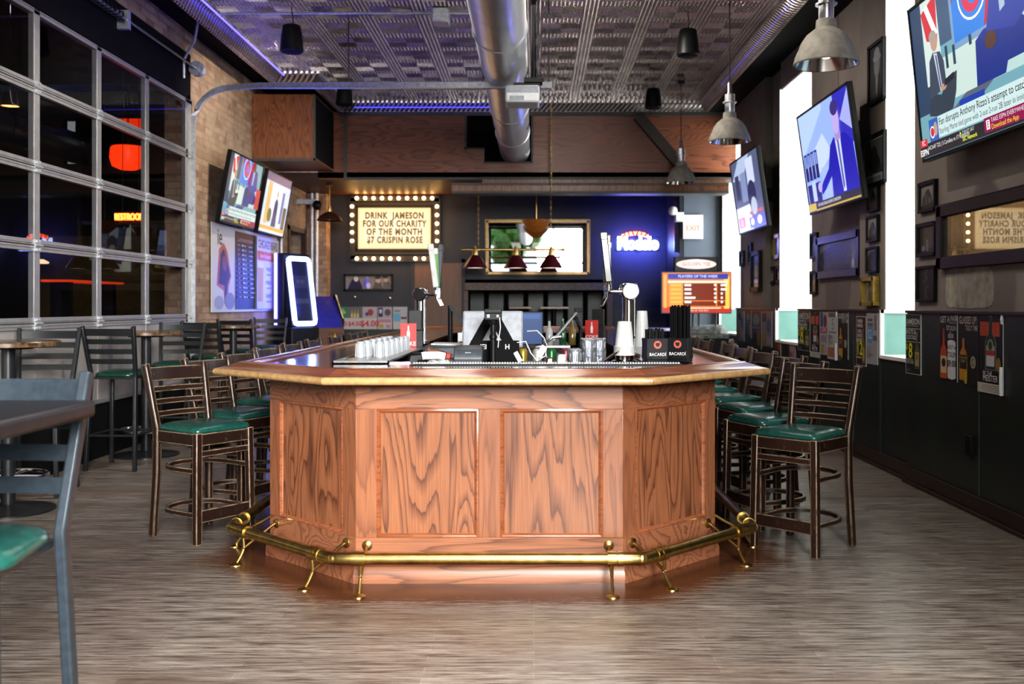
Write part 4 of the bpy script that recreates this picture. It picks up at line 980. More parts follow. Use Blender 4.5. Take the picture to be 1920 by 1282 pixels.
def copper_lamp(label, p, top):
    t = thing('copper_pendant', label, 'lamp', tuple(p))
    b = MB(); b.lathe([(.20, 0), (.205, .01), (.17, .07), (.10, .12), (.035, .15)], n=28, caps=False); b.build('shade', COPPER, t)
    b = MB(); b.lathe([(.03, .14), (.035, .17), (.02, .22), (.02, .25)], n=14); b.tube([(0, 0, .24), (0, 0, top-p.z)], .010, 8); b.lathe([(.06, top-p.z-.04), (.05, top-p.z)], n=14); b.build('stem', BRASS, t)
    b = MB(); b.ball((0, 0, .05), .035, 12); b.build('bulb', BULB, t)
copper_lamp('brown copper dome pendant on a brass stem below the left ceiling corner', onY(618, 414, 16.3), zb)
# blue light strip along the left cornice and another on the right
BLUEL = glow('blue_light_tape', (.10, .08, 1.0), 3.5)
t = thing('light_strip', 'blue light tape running along the left ceiling cornice', 'light strip', (-3.40, 9, ZCEIL-.06)); b = MB(); b.box(-.007, .007, -6.0, 4.55, -.007, .007); b.build('tape', BLUEL, t)
t = thing('light_strip', 'faint blue light tape along the back cornice above the bulkhead', 'light strip', (-1.4, 15.55, ZCEIL-.10)); b = MB(); b.box(-1.4, 1.1, -.006, .006, -.006, .006); b.build('tape', glow('dim_blue_tape', (.10, .08, 1.0), 1.6), t)
t = thing('light_strip', 'dim violet light tape along the right ceiling cornice', 'light strip', (2.64, 9.5, ZCEIL-.09)); b = MB(); b.box(-.006, .006, -4, 4.5, -.006, .006); b.build('tape', glow('dim_violet_tape', (.12, .08, .9), .7), t)
# ================================================================== LEFT WALL
zr = [3.805, 3.168, 2.532, 1.896, 1.267, .503]      # section joints, top to bottom
ym = [4.63, 5.76, 6.90, 8.03, 9.18, 10.32]; y0d, y1d = 3.85, 11.66
t = thing('garage_door', 'glazed sectional garage door with aluminium rails, dark room behind', 'garage door', (XL+.02, 7.7, .50))
def wl(mb, name, m, parent, **kw): return wb(mb, name, m, parent, **kw)
PANE = glass('door_glass', (.78, .78, .80), 1.05, .004)
for i in range(5):
    zt, zb_ = zr[i], zr[i+1]; b = MB(); X0, X1 = XL-.005, XL+.045
    e = .048
    b.box(X0, X1, y0d, y1d, zt-(e if i else e), zt-.003); b.box(X0, X1, y0d, y1d, zb_+.003, zb_+e)
    for y in (y0d, y1d-.20): b.box(X0, X1, y, y+.20, zb_+.003, zt-.003)
    if i < 4:
        for y in ym: b.box(X0, X1, y-.048, y+.045, zb_+.003, zt-.003)
    b.box(X1, X1+.006, y0d, y1d, zt-.022, zt-.016); b.box(X1, X1+.006, y0d, y1d, zb_+.016, zb_+.022)
    s = wl(b, 'door_section', ALU, t, bevel=.004)
    if i < 4:
        b = MB(); ed = [y0d+.2]+[v for q in ym for v in (q-.045, q+.042)]+[y1d-.2]
        for q0, q1 in zip(ed[::2], ed[1::2]):                # panes yawed on purpose to bring the neon sign's reflection into view
            hw = (q1-q0)/2; dx_ = hw*math.tan(math.radians(2.0)); b._add([Vector((XL+.020-dx_, q0, zb_+e)), Vector((XL+.020+dx_, q1, zb_+e)), Vector((XL+.020+dx_, q1, zt-e)), Vector((XL+.020-dx_, q0, zt-e))], [(0, 1, 2, 3)])
        b.build('glass', PANE, s, smooth=False)
    else:
        b = MB(); b.box(XL+.0, XL+.03, y0d+.2, y1d-.2, zb_+e, zt-e)
        for y in ym: b.box(XL+.03, XL+.034, y-.006, y+.006, zb_+e, zt-e)
        b.build('solid_panel', PANELGREY, s)
for i in range(1, 5):
    for y in [q for q in ym if q > 5]+[y1d-.09]:
        b = MB(); b.box(XL+.045, XL+.054, y-.05, y+.05, zr[i]-.05, zr[i]+.05); b.tube([(XL+.058, y-.055, zr[i]), (XL+.058, y+.055, zr[i])], .011, 8)
        for dz in (-.033, .033): b.box(XL+.052, XL+.064, y-.03, y-.012, zr[i]+dz-.008, zr[i]+dz+.008); b.box(XL+.052, XL+.064, y+.012, y+.03, zr[i]+dz-.008, zr[i]+dz+.008)
        wl(b, 'hinge', GALV, t)
t = thing('torsion_spring', 'garage door torsion spring and shaft on the dark header above the door', 'spring', (XL+.12, 7.78, 4.17))
b = MB(); b.tube([(0, -3.2, 0), (0, 3.95, 0)], .014, 8); b.build('shaft', STEEL, t)
b = MB(); b.tube([(.040*math.cos(k*.9), -2.0+k*.0125, .040*math.sin(k*.9)) for k in range(300)], .009, 5); b.build('coil', mat('black_spring', (.06, .06, .065), .4, .6), t)
b = MB(); M = Matrix.Rotation(PI/2, 3, 'X'); b.lathe([(.05, -.05), (.085, -.05), (.085, -.04), (.06, -.02), (.06, .02), (.085, .04), (.085, .05), (.05, .05)], (0, 3.85, 0), 20, M); b.build('cable_drum', GALV, t)
for y in (-2.1, 1.85): b = MB(); b.box(-.11, .02, y-.03, y+.03, -.09, .09); b.build('bearing_plate', GALV, t)
b = MB(); b.box(XL, XL+.03, 3.8, 11.66, 3.82, 4.34); struct(b, 'trim_10', MATTEBLK)
for y in (7.76, 7.97): 
    b = MB(); b.box(XL+.03, XL+.06, y-.05, y+.05, 4.24, 4.46); o = tag(b.build('warning_tag', mat('tag_red' if y > 7.9 else 'tag_yellow', (.45, .05, .03) if y > 7.9 else (.45, .22, .03), .5)), ('red' if y > 7.9 else 'orange')+' warning tag by the spring above the garage door', 'tag')
# neighbouring room: signs and lamps seen through the glass
p = onY(243, 407, 12.2)
t = thing('neon_sign', 'red and yellow neon restroom sign glowing behind the garage door glass', 'sign', tuple(p))
def neon_text(body, size, m, parent, loc, name, r=.012, sx=1.0, bold=.0, rot=0):
    cu = bpy.data.curves.new(name, 'FONT'); cu.body = body; cu.size = size; cu.align_x = 'CENTER'; cu.align_y = 'CENTER'; cu.extrude = .01; cu.bevel_depth = r; cu.offset = bold; cu.bevel_resolution = 1
    o = bpy.data.objects.new(name, cu); me = o.to_mesh().copy(); o.to_mesh_clear(); bpy.data.objects.remove(o); bpy.data.curves.remove(cu)
    me.name = name; me.materials.clear(); me.materials.append(m); o = bpy.data.objects.new(name, me); C.objects.link(o); o.parent = parent; o.location = loc; o.rotation_euler = (PI/2, rot, 0); o.scale = (sx, 1, 1); return o
neon_text('RESTROOM', .112, glow('neon_red', (1, .10, .015), 6), t, (0, 0, 0), 'red_tubing', .006, .62)
neon_text('RESTROOM', .112, glow('neon_yellow', (1, .50, .10), 3), t, (0, -.02, 0), 'yellow_tubing', .0005, .62, -.004)
b = MB(); b.box(-.2, .2, .03, .04, -.08, .08); b.tube([(-.1, .035, .08), (-.1, .035, 4.9-p.z)], .004, 5); b.tube([(.1, .035, .08), (.1, .035, 4.9-p.z)], .004, 5); b.build('backing', BLACK, t)
p = onY(240, 318, 12.6)
t = thing('red_glass_lamp', 'glowing red drum lamp seen through the garage door above the neon sign', 'lamp', tuple(p))
REDL = glow('red_lamp_glow', (1, .05, .006), 1.1)
b = MB(); b.lathe([(.10, 0), (.19, .04), (.22, .14), (.21, .27), (.19, .29)], n=30); b.build('shade', REDL, t)
b = MB(); b.tube([(0, 0, .28), (0, 0, 4.9-p.z)], .008, 6); b.build('cord', BLACK, t)
p = onY(243, 240, 12.9); b = MB(); b.box(-.2, .17, -.02, .02, 0, .12); o = tag(b.build('light_box', glow('dim_red_glow', (.8, .04, .005), .7)), 'dim red light panel high behind the garage door glass', 'light'); o.location = p
b = MB(); b.tube([(0, 0, .1), (0, 0, 4.9-p.z)], .006, 6); o2 = b.build('cord', BLACK, o)
p = onY(19, 200, 10.5)
t = thing('chrome_pendant', 'small chrome pendant with amber light behind the upper left door panes', 'lamp', tuple(p))
b = MB(); b.lathe([(.10, 0), (.085, .03), (.07, .16), (.02, .17)], n=20, caps=False); b.tube([(0, 0, .16), (0, 0, 4.9-p.z)], .006, 6); b.build('shade', CHROME, t)
b = MB(); b.lathe([(.0, .012), (.092, .012)], n=20, caps=False); b.build('diffuser', glow('amber_glow', (1, .45, .12), 3), t)
p = onY(75, 494, 14); b = MB(); b.lathe([(.11, 0), (.12, .02), (.05, .06)], n=20); o = tag(b.build('ceiling_light', glow('warm_dim', (1, .7, .4), 1.0)), 'small round warm light behind the lower left door panes', 'light'); o.location = p; b = MB(); b.tube([(0, 0, .05), (0, 0, 4.9-p.z)], .006, 5); b.build('cord', BLACK, o)
b = MB(); b.box(-7.6, -5.0, 15, 15.1, 0, 2.45); tag(b.build('mustard_partition', mat('mustard_paint', (.10, .065, .012), .7)), 'mustard coloured partition in the room behind the garage door', 'partition')
t = thing('long_bench', 'dark upholstered bench behind the garage door glass', 'bench', (-6.6, 11.8, 0)); b = MB(); b.box(-.4, .4, -3, 3, .0, .45); b.build('base', BLACK, t); b = MB(); b.box(-.4, -.2, -3, 3, .45, 1.1); b.build('backrest', mat('oxblood_vinyl', (.035, .012, .01), .25), t, bevel=.03)
b = MB(); b.box(-5.2, -4.9, 10.5, 11.9, 1.66, 1.685); o = tag(b.build('red_light_bar', glow('red_bar_glow', (1, .08, .02), .35)), 'thin red light bar low behind the garage door glass', 'light'); b = MB(); b.box(-5.15, -4.95, 10.6, 10.7, 0, 1.66); b.box(-5.15, -4.95, 11.7, 11.8, 0, 1.66); b.build('stand', BLACK, o)
# two televisions on the brick wall
def studio(a, tint=0):
    """television picture: two seated presenters in a bright studio with lower-third captions"""
    a.rect(0, 0, 1, 1, (.16, .34, .40)); a.rect(0, .28, .12, 1, (.03, .06, .12)); a.rect(.10, .45, .24, 1, (.55, .66, .62)); a.poly([(.10, .93), (.24, 1), (.22, .70), (.13, .74)], (.55, .03, .05)); a.poly([(.13, .95), (.16, .97), (.23, .76), (.2, .74)], (.75, .78, .72))
    a.rect(.24, .66, .34, 1, (.05, .10, .18)); a.rect(.34, .58, .72, 1, (.18, .30, .48)); a.rect(.36, .62, .69, 1, (.03, .20, .62)); a.poly([(.36, .86), (.36, 1), (.42, 1)], (.45, .02, .06)); a.poly([(.58, .62), (.66, .66), (.74, 1), (.66, 1)], (.45, .02, .06))
    a.ell(.515, .86, .105, .165, (.80, .86, .90)); a.ell(.515, .86, .095, .15, (.03, .20, .62)); a.ell(.515, .86, .075, .12, (.60, .03, .08)); a.ell(.525, .86, .045, .075, (.03, .2, .62)); a.rect(.54, .83, .60, .89, (.03, .2, .62)); a.text('UBS', .525, .86, .10*a.h, (.80, .05, .10), bold=.02, sx=.8)
    a.rect(.24, .30, .52, .58, (.50, .62, .58)); a.rect(.52, .30, 1, .58, (.42, .58, .56)); a.rect(.28, .5, .30, .64, (.02, .05, .08)); a.rect(.34, .5, .36, .62, (.02, .05, .08)); a.rect(.47, .56, .49, .62, (.02, .05, .08))
    # seated man in grey suit
    a.poly([(.10, .26), (.16, .24), (.30, .24), (.34, .34), (.36, .46), (.28, .44), (.22, .36), (.13, .40)], (.035, .05, .075)); a.poly([(.12, .36), (.145, .60), (.18, .645), (.24, .63), (.265, .56), (.27, .40)], (.05, .065, .10)); a.poly([(.185, .64), (.215, .63), (.235, .40), (.215, .38)], (.5, .55, .6)); a.poly([(.20, .62), (.21, .62), (.228, .40), (.218, .40)], (.05, .08, .22)); a.ell(.200, .71, .030, .062, (.48, .28, .20)); a.ell(.193, .745, .032, .038, (.35, .30, .26)); a.ell(.245, .40, .025, .02, (.45, .26, .18)); a.poly([(.25, .40), (.33, .42), (.34, .46), (.26, .44)], (.015, .02, .03))
    # seated man in blue suit
    a.poly([(.50, .28), (.52, .56), (.58, .60), (.80, .60), (.92, .44), (.86, .36), (.72, .36), (.70, .30), (.60, .30)], (.015, .035, .22)); a.poly([(.60, .58), (.66, .84), (.74, .90), (.84, .86), (.88, .60), (.78, .52)], (.025, .05, .30)); a.poly([(.70, .86), (.745, .88), (.735, .66), (.70, .64)], (.35, .45, .55)); a.ell(.725, .93, .035, .075, (.10, .045, .03)); a.ell(.625, .52, .04, .05, (.09, .04, .028))
    a.poly([(.14, .14), (.42, .30), (.62, .30), (.44, .18)], (.10, .12, .17)); a.rect(.36, .20, .55, .27, (.01, .05, .35))
def captions(a, h):
    a.rect(.17, .10, 1, .235, (.52, .66, .66)); a.rect(.09, .09, .17, .235, (.03, .12, .40)); a.ell(.117, .15, .022, .04, (.75, .78, .8)); a.ell(.117, .15, .016, .03, (.55, .03, .07)); a.ell(.147, .165, .016, .045, (.45, .30, .24))
    a.text("Fan disrupts Anthony Rizzo's attempt to catch foul ball", .18, .195, .062*h, (.01, .015, .02), 'LEFT', .95, .004); a.text('Starling Marte tied game with 2-out 2-run 2B later in inning', .18, .135, .048*h, (.04, .06, .07), 'LEFT', .95)
    a.rect(0, 0, 1, .09, (.02, .02, .028)); a.rect(.0, .075, .065, .125, (.55, .03, .05)); a.text('EC', .033, .1, .045*h, (.85, .8, .8)); a.text('NCAAF T25 | S Carolina vs 17 Kentucky', .07, .055, .036*h, (.7, .72, .72), 'LEFT'); a.text('7:30 ET SAT', .36, .07, .032*h, (.6, .65, .6), 'LEFT'); a.text('SEC Network', .36, .030, .034*h, (.75, .9, .05), 'LEFT', 1, .005); a.poly([(.345, .055), (.345, .085), (.355, .07)], (.8, .9, .05))
    a.text('ESPN', .033, .035, .055*h, (.85, .85, .85), bold=.02, sx=1.05); a.rect(.53, .015, 1, .10, (.24, .005, .07)); a.rect(.545, .03, .57, .085, (.8, .75, .75)); a.text('E', .5575, .057, .05*h, (.3, .01, .08), bold=.01); a.text('TAKE ESPN EVERYWHERE', .58, .075, .036*h, (.7, .7, .68), 'LEFT'); a.text('Download the App', .58, .037, .040*h, (.8, .55, .04), 'LEFT', 1, .003)
def tv(label, w, h, bl, yaw, tilt, art, group=None, art_at_centre=True):
    """wall television; bl = world position of the lower edge's centre"""
    t = thing('television', label, 'television', tuple(bl), group=group); t.rotation_euler = (0, 0, yaw)
    Mt = Matrix.Rotation(tilt, 4, 'X'); bz = .022
    b = MB(); b.box(-w/2, w/2, 0, .045, 0, h, Mt); b.build('cabinet', BLACK, t, bevel=.006)
    b = MB()
    for x0, x1, z0, z1 in ((-w/2, w/2, 0, bz), (-w/2, w/2, h-bz, h), (-w/2, -w/2+bz*.8, 0, h), (w/2-bz*.8, w/2, 0, h)): b.box(x0, x1, -.012, 0, z0, z1, Mt)
    b.build('bezel', BLACK, t, bevel=.003)
    s = art.build('screen', SCREEN, t, Mt @ Vector((0, -.002, h/2)), (tilt, 0, 0))
    b = MB(); b.box(-.16, .16, .03, .10, h*.35, h*.68, Mt); b.box(-.08, .08, .06, .30, h*.38, h*.55); b.build('wall_mount', BLACK, t)
    return t
g = 'televisions on the brick wall'
TW, TH = 1.49, .905
a = Art(TW-.04, TH-.045, step=.0004); studio(a); captions(a, TH); a.rect(.86, .3, 1, .62, (.45, .03, .05)); 
tv('television showing two studio presenters on the brick wall, nearer of the pair', TW, TH, (-3.90, 13.06, 2.45), FACE_POS_X, math.radians(10), a, g)
def bright_show(a):
    a.rect(0, 0, 1, 1, (.55, .62, .85)); a.rect(0, .86, 1, 1, (.10, .10, .22)); a.rect(.12, .15, .26, .85, (.62, .42, .15)); a.rect(.30, .25, .72, .80, (.85, .88, .95)); a.poly([(.42, .12), (.45, .55), (.52, .62), (.58, .54), (.60, .12)], (.03, .04, .16)); a.ell(.515, .68, .035, .06, (.5, .3, .22)); a.rect(.70, .2, .80, .75, (.12, .16, .4)); a.rect(.82, .1, .95, .5, (.1, .09, .05)); a.rect(0, .05, 1, .11, (.6, .38, .08)); a.rect(.1, .02, .7, .05, (.7, .7, .7)); a.ell(.3, .3, .08, .12, (.12, .14, .07))
a = Art(1.39, TH-.045, step=.0004); bright_show(a); tv('bright washed-out television on the brick wall, farther of the pair', 1.43, TH, (-3.90, 14.74, 2.45), FACE_POS_X, math.radians(10), a, g)
# banner with three printed panels
t = thing('wall_banner', 'white vinyl banner with bear picture, schedule and price list on the brick wall', 'banner', (XL+.02, 14.0, 1.89), FACE_POS_X)
a = Art(3.15, 1.11, (.62, .62, .66))
a.text('ie', .10, .85, .30, (.03, .03, .05), bold=.01); a.poly([(.06, .30), (.09, .72), (.15, .80), (.20, .70), (.25, .42), (.22, .30), (.20, .12), (.16, .08), (.15, .24)], (.45, .13, .04)); a.poly([(.085, .32), (.11, .66), (.15, .73), (.19, .62), (.235, .42), (.20, .32), (.185, .16), (.165, .14), (.16, .30)], (.03, .015, .012)); a.ell(.16, .56, .03, .09, (.20, .07, .04)); a.ell(.23, .12, .07, .10, (.22, .24, .30)); a.ell(.09, .10, .06, .08, (.35, .37, .42))
a.rect(.305, .02, .60, .97, (.012, .014, .03)); a.text('Commemorative', .455, .88, .10, (.6, .35, .25), sx=1.1); a.rect(.31, .90, .60, .97, (.10, .04, .02))
for k in range(12): z = .80-k*.058; a.rect(.40, z, .425, z+.018, (.75, .75, .75)); a.rect(.335, z, .355+RN.random()*.02, z+.016, (.45, .20, .12)); a.rect(.50, z, .54+RN.random()*.03, z+.014, (.40, .42, .5)); a.rect(.435, z, .46, z+.014, (.5, .5, .55))
a.rect(.60, .02, .99, .97, (.60, .60, .70)); a.text('CHICAGO BEARS', .795, .87, .17, (.02, .03, .06), bold=.012, sx=.82); a.rect(.61, .66, .985, .78, (.60, .14, .02)); a.text('Game Day Specials', .75, .72, .09, (.9, .85, .8), sx=.9)
a.poly([(.62, .12), (.70, .12), (.71, .62), (.61, .62)], (.55, .34, .08)); a.rect(.61, .56, .71, .64, (.75, .72, .66))
for z, n_, pr_ in ((.50, 'MILLER', '20'), (.32, 'MODELO', '19'), (.14, 'BUCKET', '24')): a.text(n_, .80, z+.05, .075, (.04, .06, .25)); a.rect(.76, z-.03, .84, z-.015, (.2, .2, .4)); a.text(pr_, .93, z+.02, .16, (.55, .10, .15), bold=.01)
a.build('print', PRINT, t, (0, -.012, 0)); b = MB(); b.box(-1.58, 1.58, -.01, 0, -.565, .565); b.build('sheet', WHITEPL, t)
# shelf under banner, jukebox, conduits
t = thing('jukebox', 'tall machine with white-blue glowing screen surround by the brick wall', 'jukebox', (-3.53, 15.22, 0), math.radians(62))
b = MB(); b.box(-.30, .30, .12, .30, 1.08, 2.20); b.box(-.31, .31, -.06, .31, 0, 1.08); b.build('cabinet', BLACK, t, bevel=.02)
LEDW = glow('led_blue_white', (.30, .42, 1.0), 9)
b = MB(); Mt = Matrix.Translation((0, -.04, 1.13)) @ Matrix.Rotation(math.radians(-8), 4, 'X'); w, h, r = .23, 1.0, .05; q = []
for cx_, cz_, a0 in ((w-r, r, -90), (w-r, h-r, 0), (-w+r, h-r, 90), (-w+r, r, 180)):
    for k in range(5): an = math.radians(a0+90*k/4); q.append(Mt @ Vector((cx_+r*math.cos(an), -.01, cz_+r*math.sin(an))))
b.tube(q, .035, 8, True); b.build('light_surround', LEDW, t)
a = Art(.42, .96, (.004, .004, .008)); a.rect(.1, .55, .9, .75, (.02, .02, .04)); a.rect(.15, .30, .85, .38, (.03, .03, .05)); a.text('PLAY', .5, .65, .08, (.10, .1, .16)); a.build('screen', SCREEN, t, Mt @ Vector((0, -.005, h/2)), (math.radians(-8), 0, 0))
b = MB(); b.box(-.27, .27, .015, .16, -.03, 1.03, Mt); b.build('screen_housing', BLACK, t)
b = MB(); b.box(-.325, -.30, .24, .28, 1.1, 2.2); b.build('led_strip', glow('led_blue', (.10, .10, 1.0), 10), t)
t = thing('arcade_cabinet', 'blue-lit arcade machine with angled white side edge and wooden base', 'arcade machine', (-3.53, 16.2, 0), math.radians(24))
Mp = Matrix(((0, 0, 1, 0), (1, 0, 0, 0), (0, 1, 0, 0), (0, 0, 0, 1)))
pr = [(-.42, 1.05), (.40, 1.05), (.40, 1.56), (.20, 1.54), (-.30, 1.20)]
b = MB(); b.prism(pr, -.33, .33, Mp); b.build('cabinet', mat('arcade_blue_light', (.04, .04, .22), .4, emis=(.02, .02, .5), estr=.12), t, bevel=.01)  # blue light falling on the panel is put into its colour and weak emission
b = MB(); b.box(-.35, .35, -.42, .40, 0, 1.05); b.build('base', wood('arcade_base', (.16, .065, .03), (.05, .02, .01), 'X', 1.2, .4, .1, .4, 6), t, bevel=.01)
b = MB(); b.tube([(.34, p[0], p[1]) for p in ((.20, 1.56), (-.02, 1.40), (-.32, 1.18), (-.46, .8), (-.46, .3))], .035, 8); b.build('side_edge', CHROME, t)
a = Art(.24, .52, (.10, .045, .02)); a.ell(.5, .45, .32, .34, (.75, .42, .03)); a.poly([(.25, .6), (.5, .97), (.75, .6)], (.75, .42, .03)); a.ell(.5, .40, .12, .14, (.55, .10, .02)); a.build('flame_decal', PRINT, t, (.2, -.425, .72))
for lab, x, y, r in (('thin grey conduit down the brick wall beside the second television', XL+.04, 15.8, .026), ('grey conduit on the brick pier by the passage, left of two', -3.945, 17.70, .034), ('grey conduit on the brick pier, right one of two beside the copper lamp', -3.86, 17.70, .034)):
    b = MB(); b.tube([(x, y, .0), (x, y, zb)], r, 10); tag(b.build('wall_conduit', GALV), lab, 'conduit', 'grey conduits on the brick wall')
p = onX(590, 385, XL+.30); t = thing('security_camera', 'small black dome camera on the brick above the passage', 'camera', tuple(p)); b = MB(); b.box(-.31, .03, -.05, .05, .02, .10); b.build('bracket', GALV, t); b = MB(); b.ball((.05, -.03, .0), .085, 14); b.build('dome', BLACK, t)
# big plywood box and black grille high in the left corner
t = thing('ceiling_box', 'stained plywood duct box hung high in the left corner', 'duct box', (-3.5, 14.3, 3.51))
b = MB(); b.box(-.345-.2, .354, 0, 1.35, 0, .93); b.build('box', PLY_V, t)
b = MB(); 
for x0, x1, z0, z1 in ((-.55, .365, -.03, .01), (.335, .365, -.02, .93)): b.box(x0, x1, -.012, 0, z0, z1)
b.build('edge_trim', mat('grey_angle_trim', (.085, .08, .075)), t)
b = MB(); b.box(.355, .362, .05, 1.3, .03, .9); b.build('grille', MATTEBLK, t)
# ================================================================== RIGHT WALL
def wall_rect(X, x0, x1, yt, yb):
    """picture bounds on the right wall plane from where its far and near edges stand"""
    p0, p1 = onX(x0, yt, X), onX(x1, yt, X); q = onX(x0, yb, X)
    return p0.y, p1.y, q.z, p0.z
def painting(a, kind, R_):
    g = lambda v: (v, v, v*1.02)
    if kind == 'portrait':
        a.rect(0, 0, 1, 1, g(.06)); a.poly([(.1, 0), (.15, .35), (.4, .5), (.65, .48), (.95, .3), (1, 0)], g(.03)); a.ell(.52, .62, .20, .20, g(.35)); a.ell(.52, .76, .27, .07, g(.50)); a.ell(.52, .82, .20, .12, g(.45)); a.poly([(.42, .46), (.62, .46), (.55, .1), (.48, .1)], g(.30))
    elif kind == 'crowd':
        a.rect(0, 0, 1, 1, g(.03)); a.poly([(0, .62), (.35, .85), (1, .92), (1, 1), (0, 1)], g(.20)); a.poly([(.25, .6), (.45, .82), (.75, .84), (.9, .6)], (.02, .02, .05))
        for k in range(90): a.ell(R_.uniform(.03, .97), R_.uniform(.10, .60), .012, .018, g(R_.uniform(.04, .22)), 6)
    elif kind == 'statue':
        a.rect(0, 0, 1, 1, g(.5)); a.rect(.08, .20, .92, .93, g(.16)); a.rect(.08, .2, .92, .36, g(.08)); a.ell(.5, .42, .3, .2, g(.03)); a.ell(.5, .62, .17, .17, g(.035))
        for k in range(7): a.rect(.1+k*.11, .05, .17+k*.11, .14, g(.15))
    elif kind == 'building':
        a.rect(0, 0, 1, 1, g(.30)); a.poly([(.1, 0), (.15, .45), (.4, .75), (.55, .8), (.75, .5), (.9, 0)], g(.05)); a.rect(.3, .2, .45, .6, g(.12)); a.rect(0, 0, 1, .18, g(.03)); a.ell(.62, .35, .1, .12, g(.16))
    elif kind == 'signature':
        a.rect(0, 0, 1, 1, g(.012))
        for k in range(9): a.text(['Colby', 'J. Hart', 'Wally', 'M. Stone', 'Ed', 'Sam R', 'Tully', 'Zed R', '& Co.'][k], .5+R_.uniform(-.08, .08), .93-k*.105, a.h*.12, g(.28), sx=.9, rot=.25)
    elif kind == 'bottle':
        a.rect(0, 0, 1, 1, (.02, .02, .022)); a.rect(.3, .2, .95, .95, (.10, .08, .05)); a.rect(.45, .1, .6, .5, g(.2)); a.ell(.3, .2, .1, .1, g(.25))
    elif kind == 'bright':
        a.rect(0, 0, 1, 1, (.04, .07, .10)); a.rect(.1, .55, .9, .9, (.03, .04, .30)); a.ell(.5, .5, .25, .2, (.55, .45, .25)); a.rect(.1, .12, .9, .30, (.03, .05, .45)); a.rect(.1, .03, .9, .12, (.45, .12, .05)); a.ell(.5, .22, .3, .06, (.7, .7, .7))
    else:
        a.rect(0, 0, 1, 1, g(.04)); a.poly([(0, .3), (.4, .6), (1, .4), (1, 0), (0, 0)], g(.10)); a.ell(.6, .6, .2, .12, g(.2)); a.ell(.35, .42, .12, .18, g(.15))
def picture(label, X, x0, x1, yt, yb, kind, frame=BLACK, fw=.028, depth=.03, gl=True):
    yf, yn, z0, z1 = wall_rect(X, x0, x1, yt, yb); w, h = yf-yn, z1-z0
    t = thing('framed_picture', label, 'picture', (X, (yf+yn)/2, z0), FACE_NEG_X, 'framed pictures on the right wall')
    fw = min(fw, w*.16)
    b = MB()
    for q in ((-w/2, -w/2+fw, 0, h), (w/2-fw, w/2, 0, h), (-w/2, w/2, 0, fw), (-w/2, w/2, h-fw, h)): b.box(q[0], q[1], -depth, 0, q[2], q[3])
    b.build('frame', frame, t, bevel=.004)
    a = Art(w-fw*1.2, h-fw*1.2, step=.0003); painting(a, kind, RN); a.build('print', FRAMED, t, (0, -depth*.45, h/2))
    return t
P = picture
P('black framed street picture, top of the column beside the large glass', 3.06, 1727.5, 1759, 345, 400.5, 'building')
P('black framed amber picture, middle of the column beside the large glass', 3.06, 1724, 1759, 421.5, 482, 'bottle')
P('black plaque covered in white signatures above the dado', 3.06, 1723, 1757.5, 501, 565, 'signature', fw=.018)
# large framed poster with strong glass reflection
yf, yn, z0, z1 = wall_rect(3.06, 1767, 1960, 387.5, 504.5); w, h = yf-yn, z1-z0
t = thing('framed_poster', 'large dark framed glass on the right wall mirroring the bulb-lit sign', 'picture', (3.06, (yf+yn)/2, z0), FACE_NEG_X)
b = MB(); fw = .085
for q in ((-w/2, -w/2+fw, 0, h), (w/2-fw, w/2, 0, h), (-w/2, w/2, 0, fw), (-w/2, w/2, h-fw, h)): b.box(q[0], q[1], -.05, 0, q[2], q[3])
b.build('frame', mat('black_brown_frame', (.016, .010, .008), .4, spec=.3), t, bevel=.006)
MIRG, tt = nt('reflecting_poster_glass'); bsdf(tt, mixc(tt, noise(tt, coords(tt), 6, 4), (.05, .045, .035), (.09, .085, .07)), .12, coat=1, spec=1, coat_rough=.005); MIRG.node_tree.nodes['Principled BSDF'].inputs['Coat IOR'].default_value = 2.4
b = MB(); b.box(-w/2+fw*.9, w/2-fw*.9, -.022, -.018, fw*.9, h-fw*.9); b.build('glass', MIRG, t)
# bare plaster patch and scuffs
yf, yn, z0, z1 = wall_rect(3.06, 1774, 1863, 505, 577); w, h = yf-yn, z1-z0
b = MB(); q = []
for k in range(40):
    a_ = 2*PI*k/40; cx_, sx_ = math.cos(a_), math.sin(a_)
    q.append((w/2*math.copysign(abs(cx_)**.35, cx_)+RN.uniform(-.008, .008), h/2*math.copysign(abs(sx_)**.35, sx_)+RN.uniform(-.006, .006)))
b.prism(q, 0, .004, Matrix.Rotation(PI/2, 4, 'X')); o = b.build('plaster_patch', PATCH); o.location = (3.06, (yf+yn)/2, (z0+z1)/2); o.rotation_euler = (0, 0, FACE_NEG_X); tag(o, 'rounded patch of bare plaster under the large framed glass', 'wall patch')
# pilaster column of frames
P('tall black framed portrait of a man in a pale hat', 3.07, 1632, 1661.5, 90, 201, 'portrait')
P('black framed picture of a domed statue with white mat, beside the second television', 3.07, 1621, 1663, 263, 355, 'statue')
P('small black framed street photo below the statue picture', 3.07, 1630, 1651, 351, 399, 'building', fw=.02)
P('small framed photo with reddish tower, above the dado pair', 3.07, 1629, 1650, 407, 455, 'building', fw=.018)
P('small framed photo of pale faces above the gold frame', 3.07, 1628, 1649, 465, 512, 'crowd', fw=.018)
P('gold framed dark picture just above the dado', 3.07, 1624, 1649, 520, 573, 'other', GOLD, .04, .06)
P('wide blue-black framed stadium crowd photograph between two windows', 3.18, 1537.5, 1618.5, 447.5, 523, 'crowd', mat('blue_black_frame', (.02, .02, .07), .3), .075, .05)
P('narrow black framed picture beside the window, upper of the pair', 3.18, 1522.3, 1535.5, 438.5, 486, 'other', fw=.03)
P('narrow black framed picture beside the window, lower of the pair', 3.18, 1522.2, 1534.3, 509, 552, 'other', fw=.03)
P('old gold framed blue picture below the far television', 3.18, 1452, 1464.5, 441, 486, 'other', GOLD, .05)
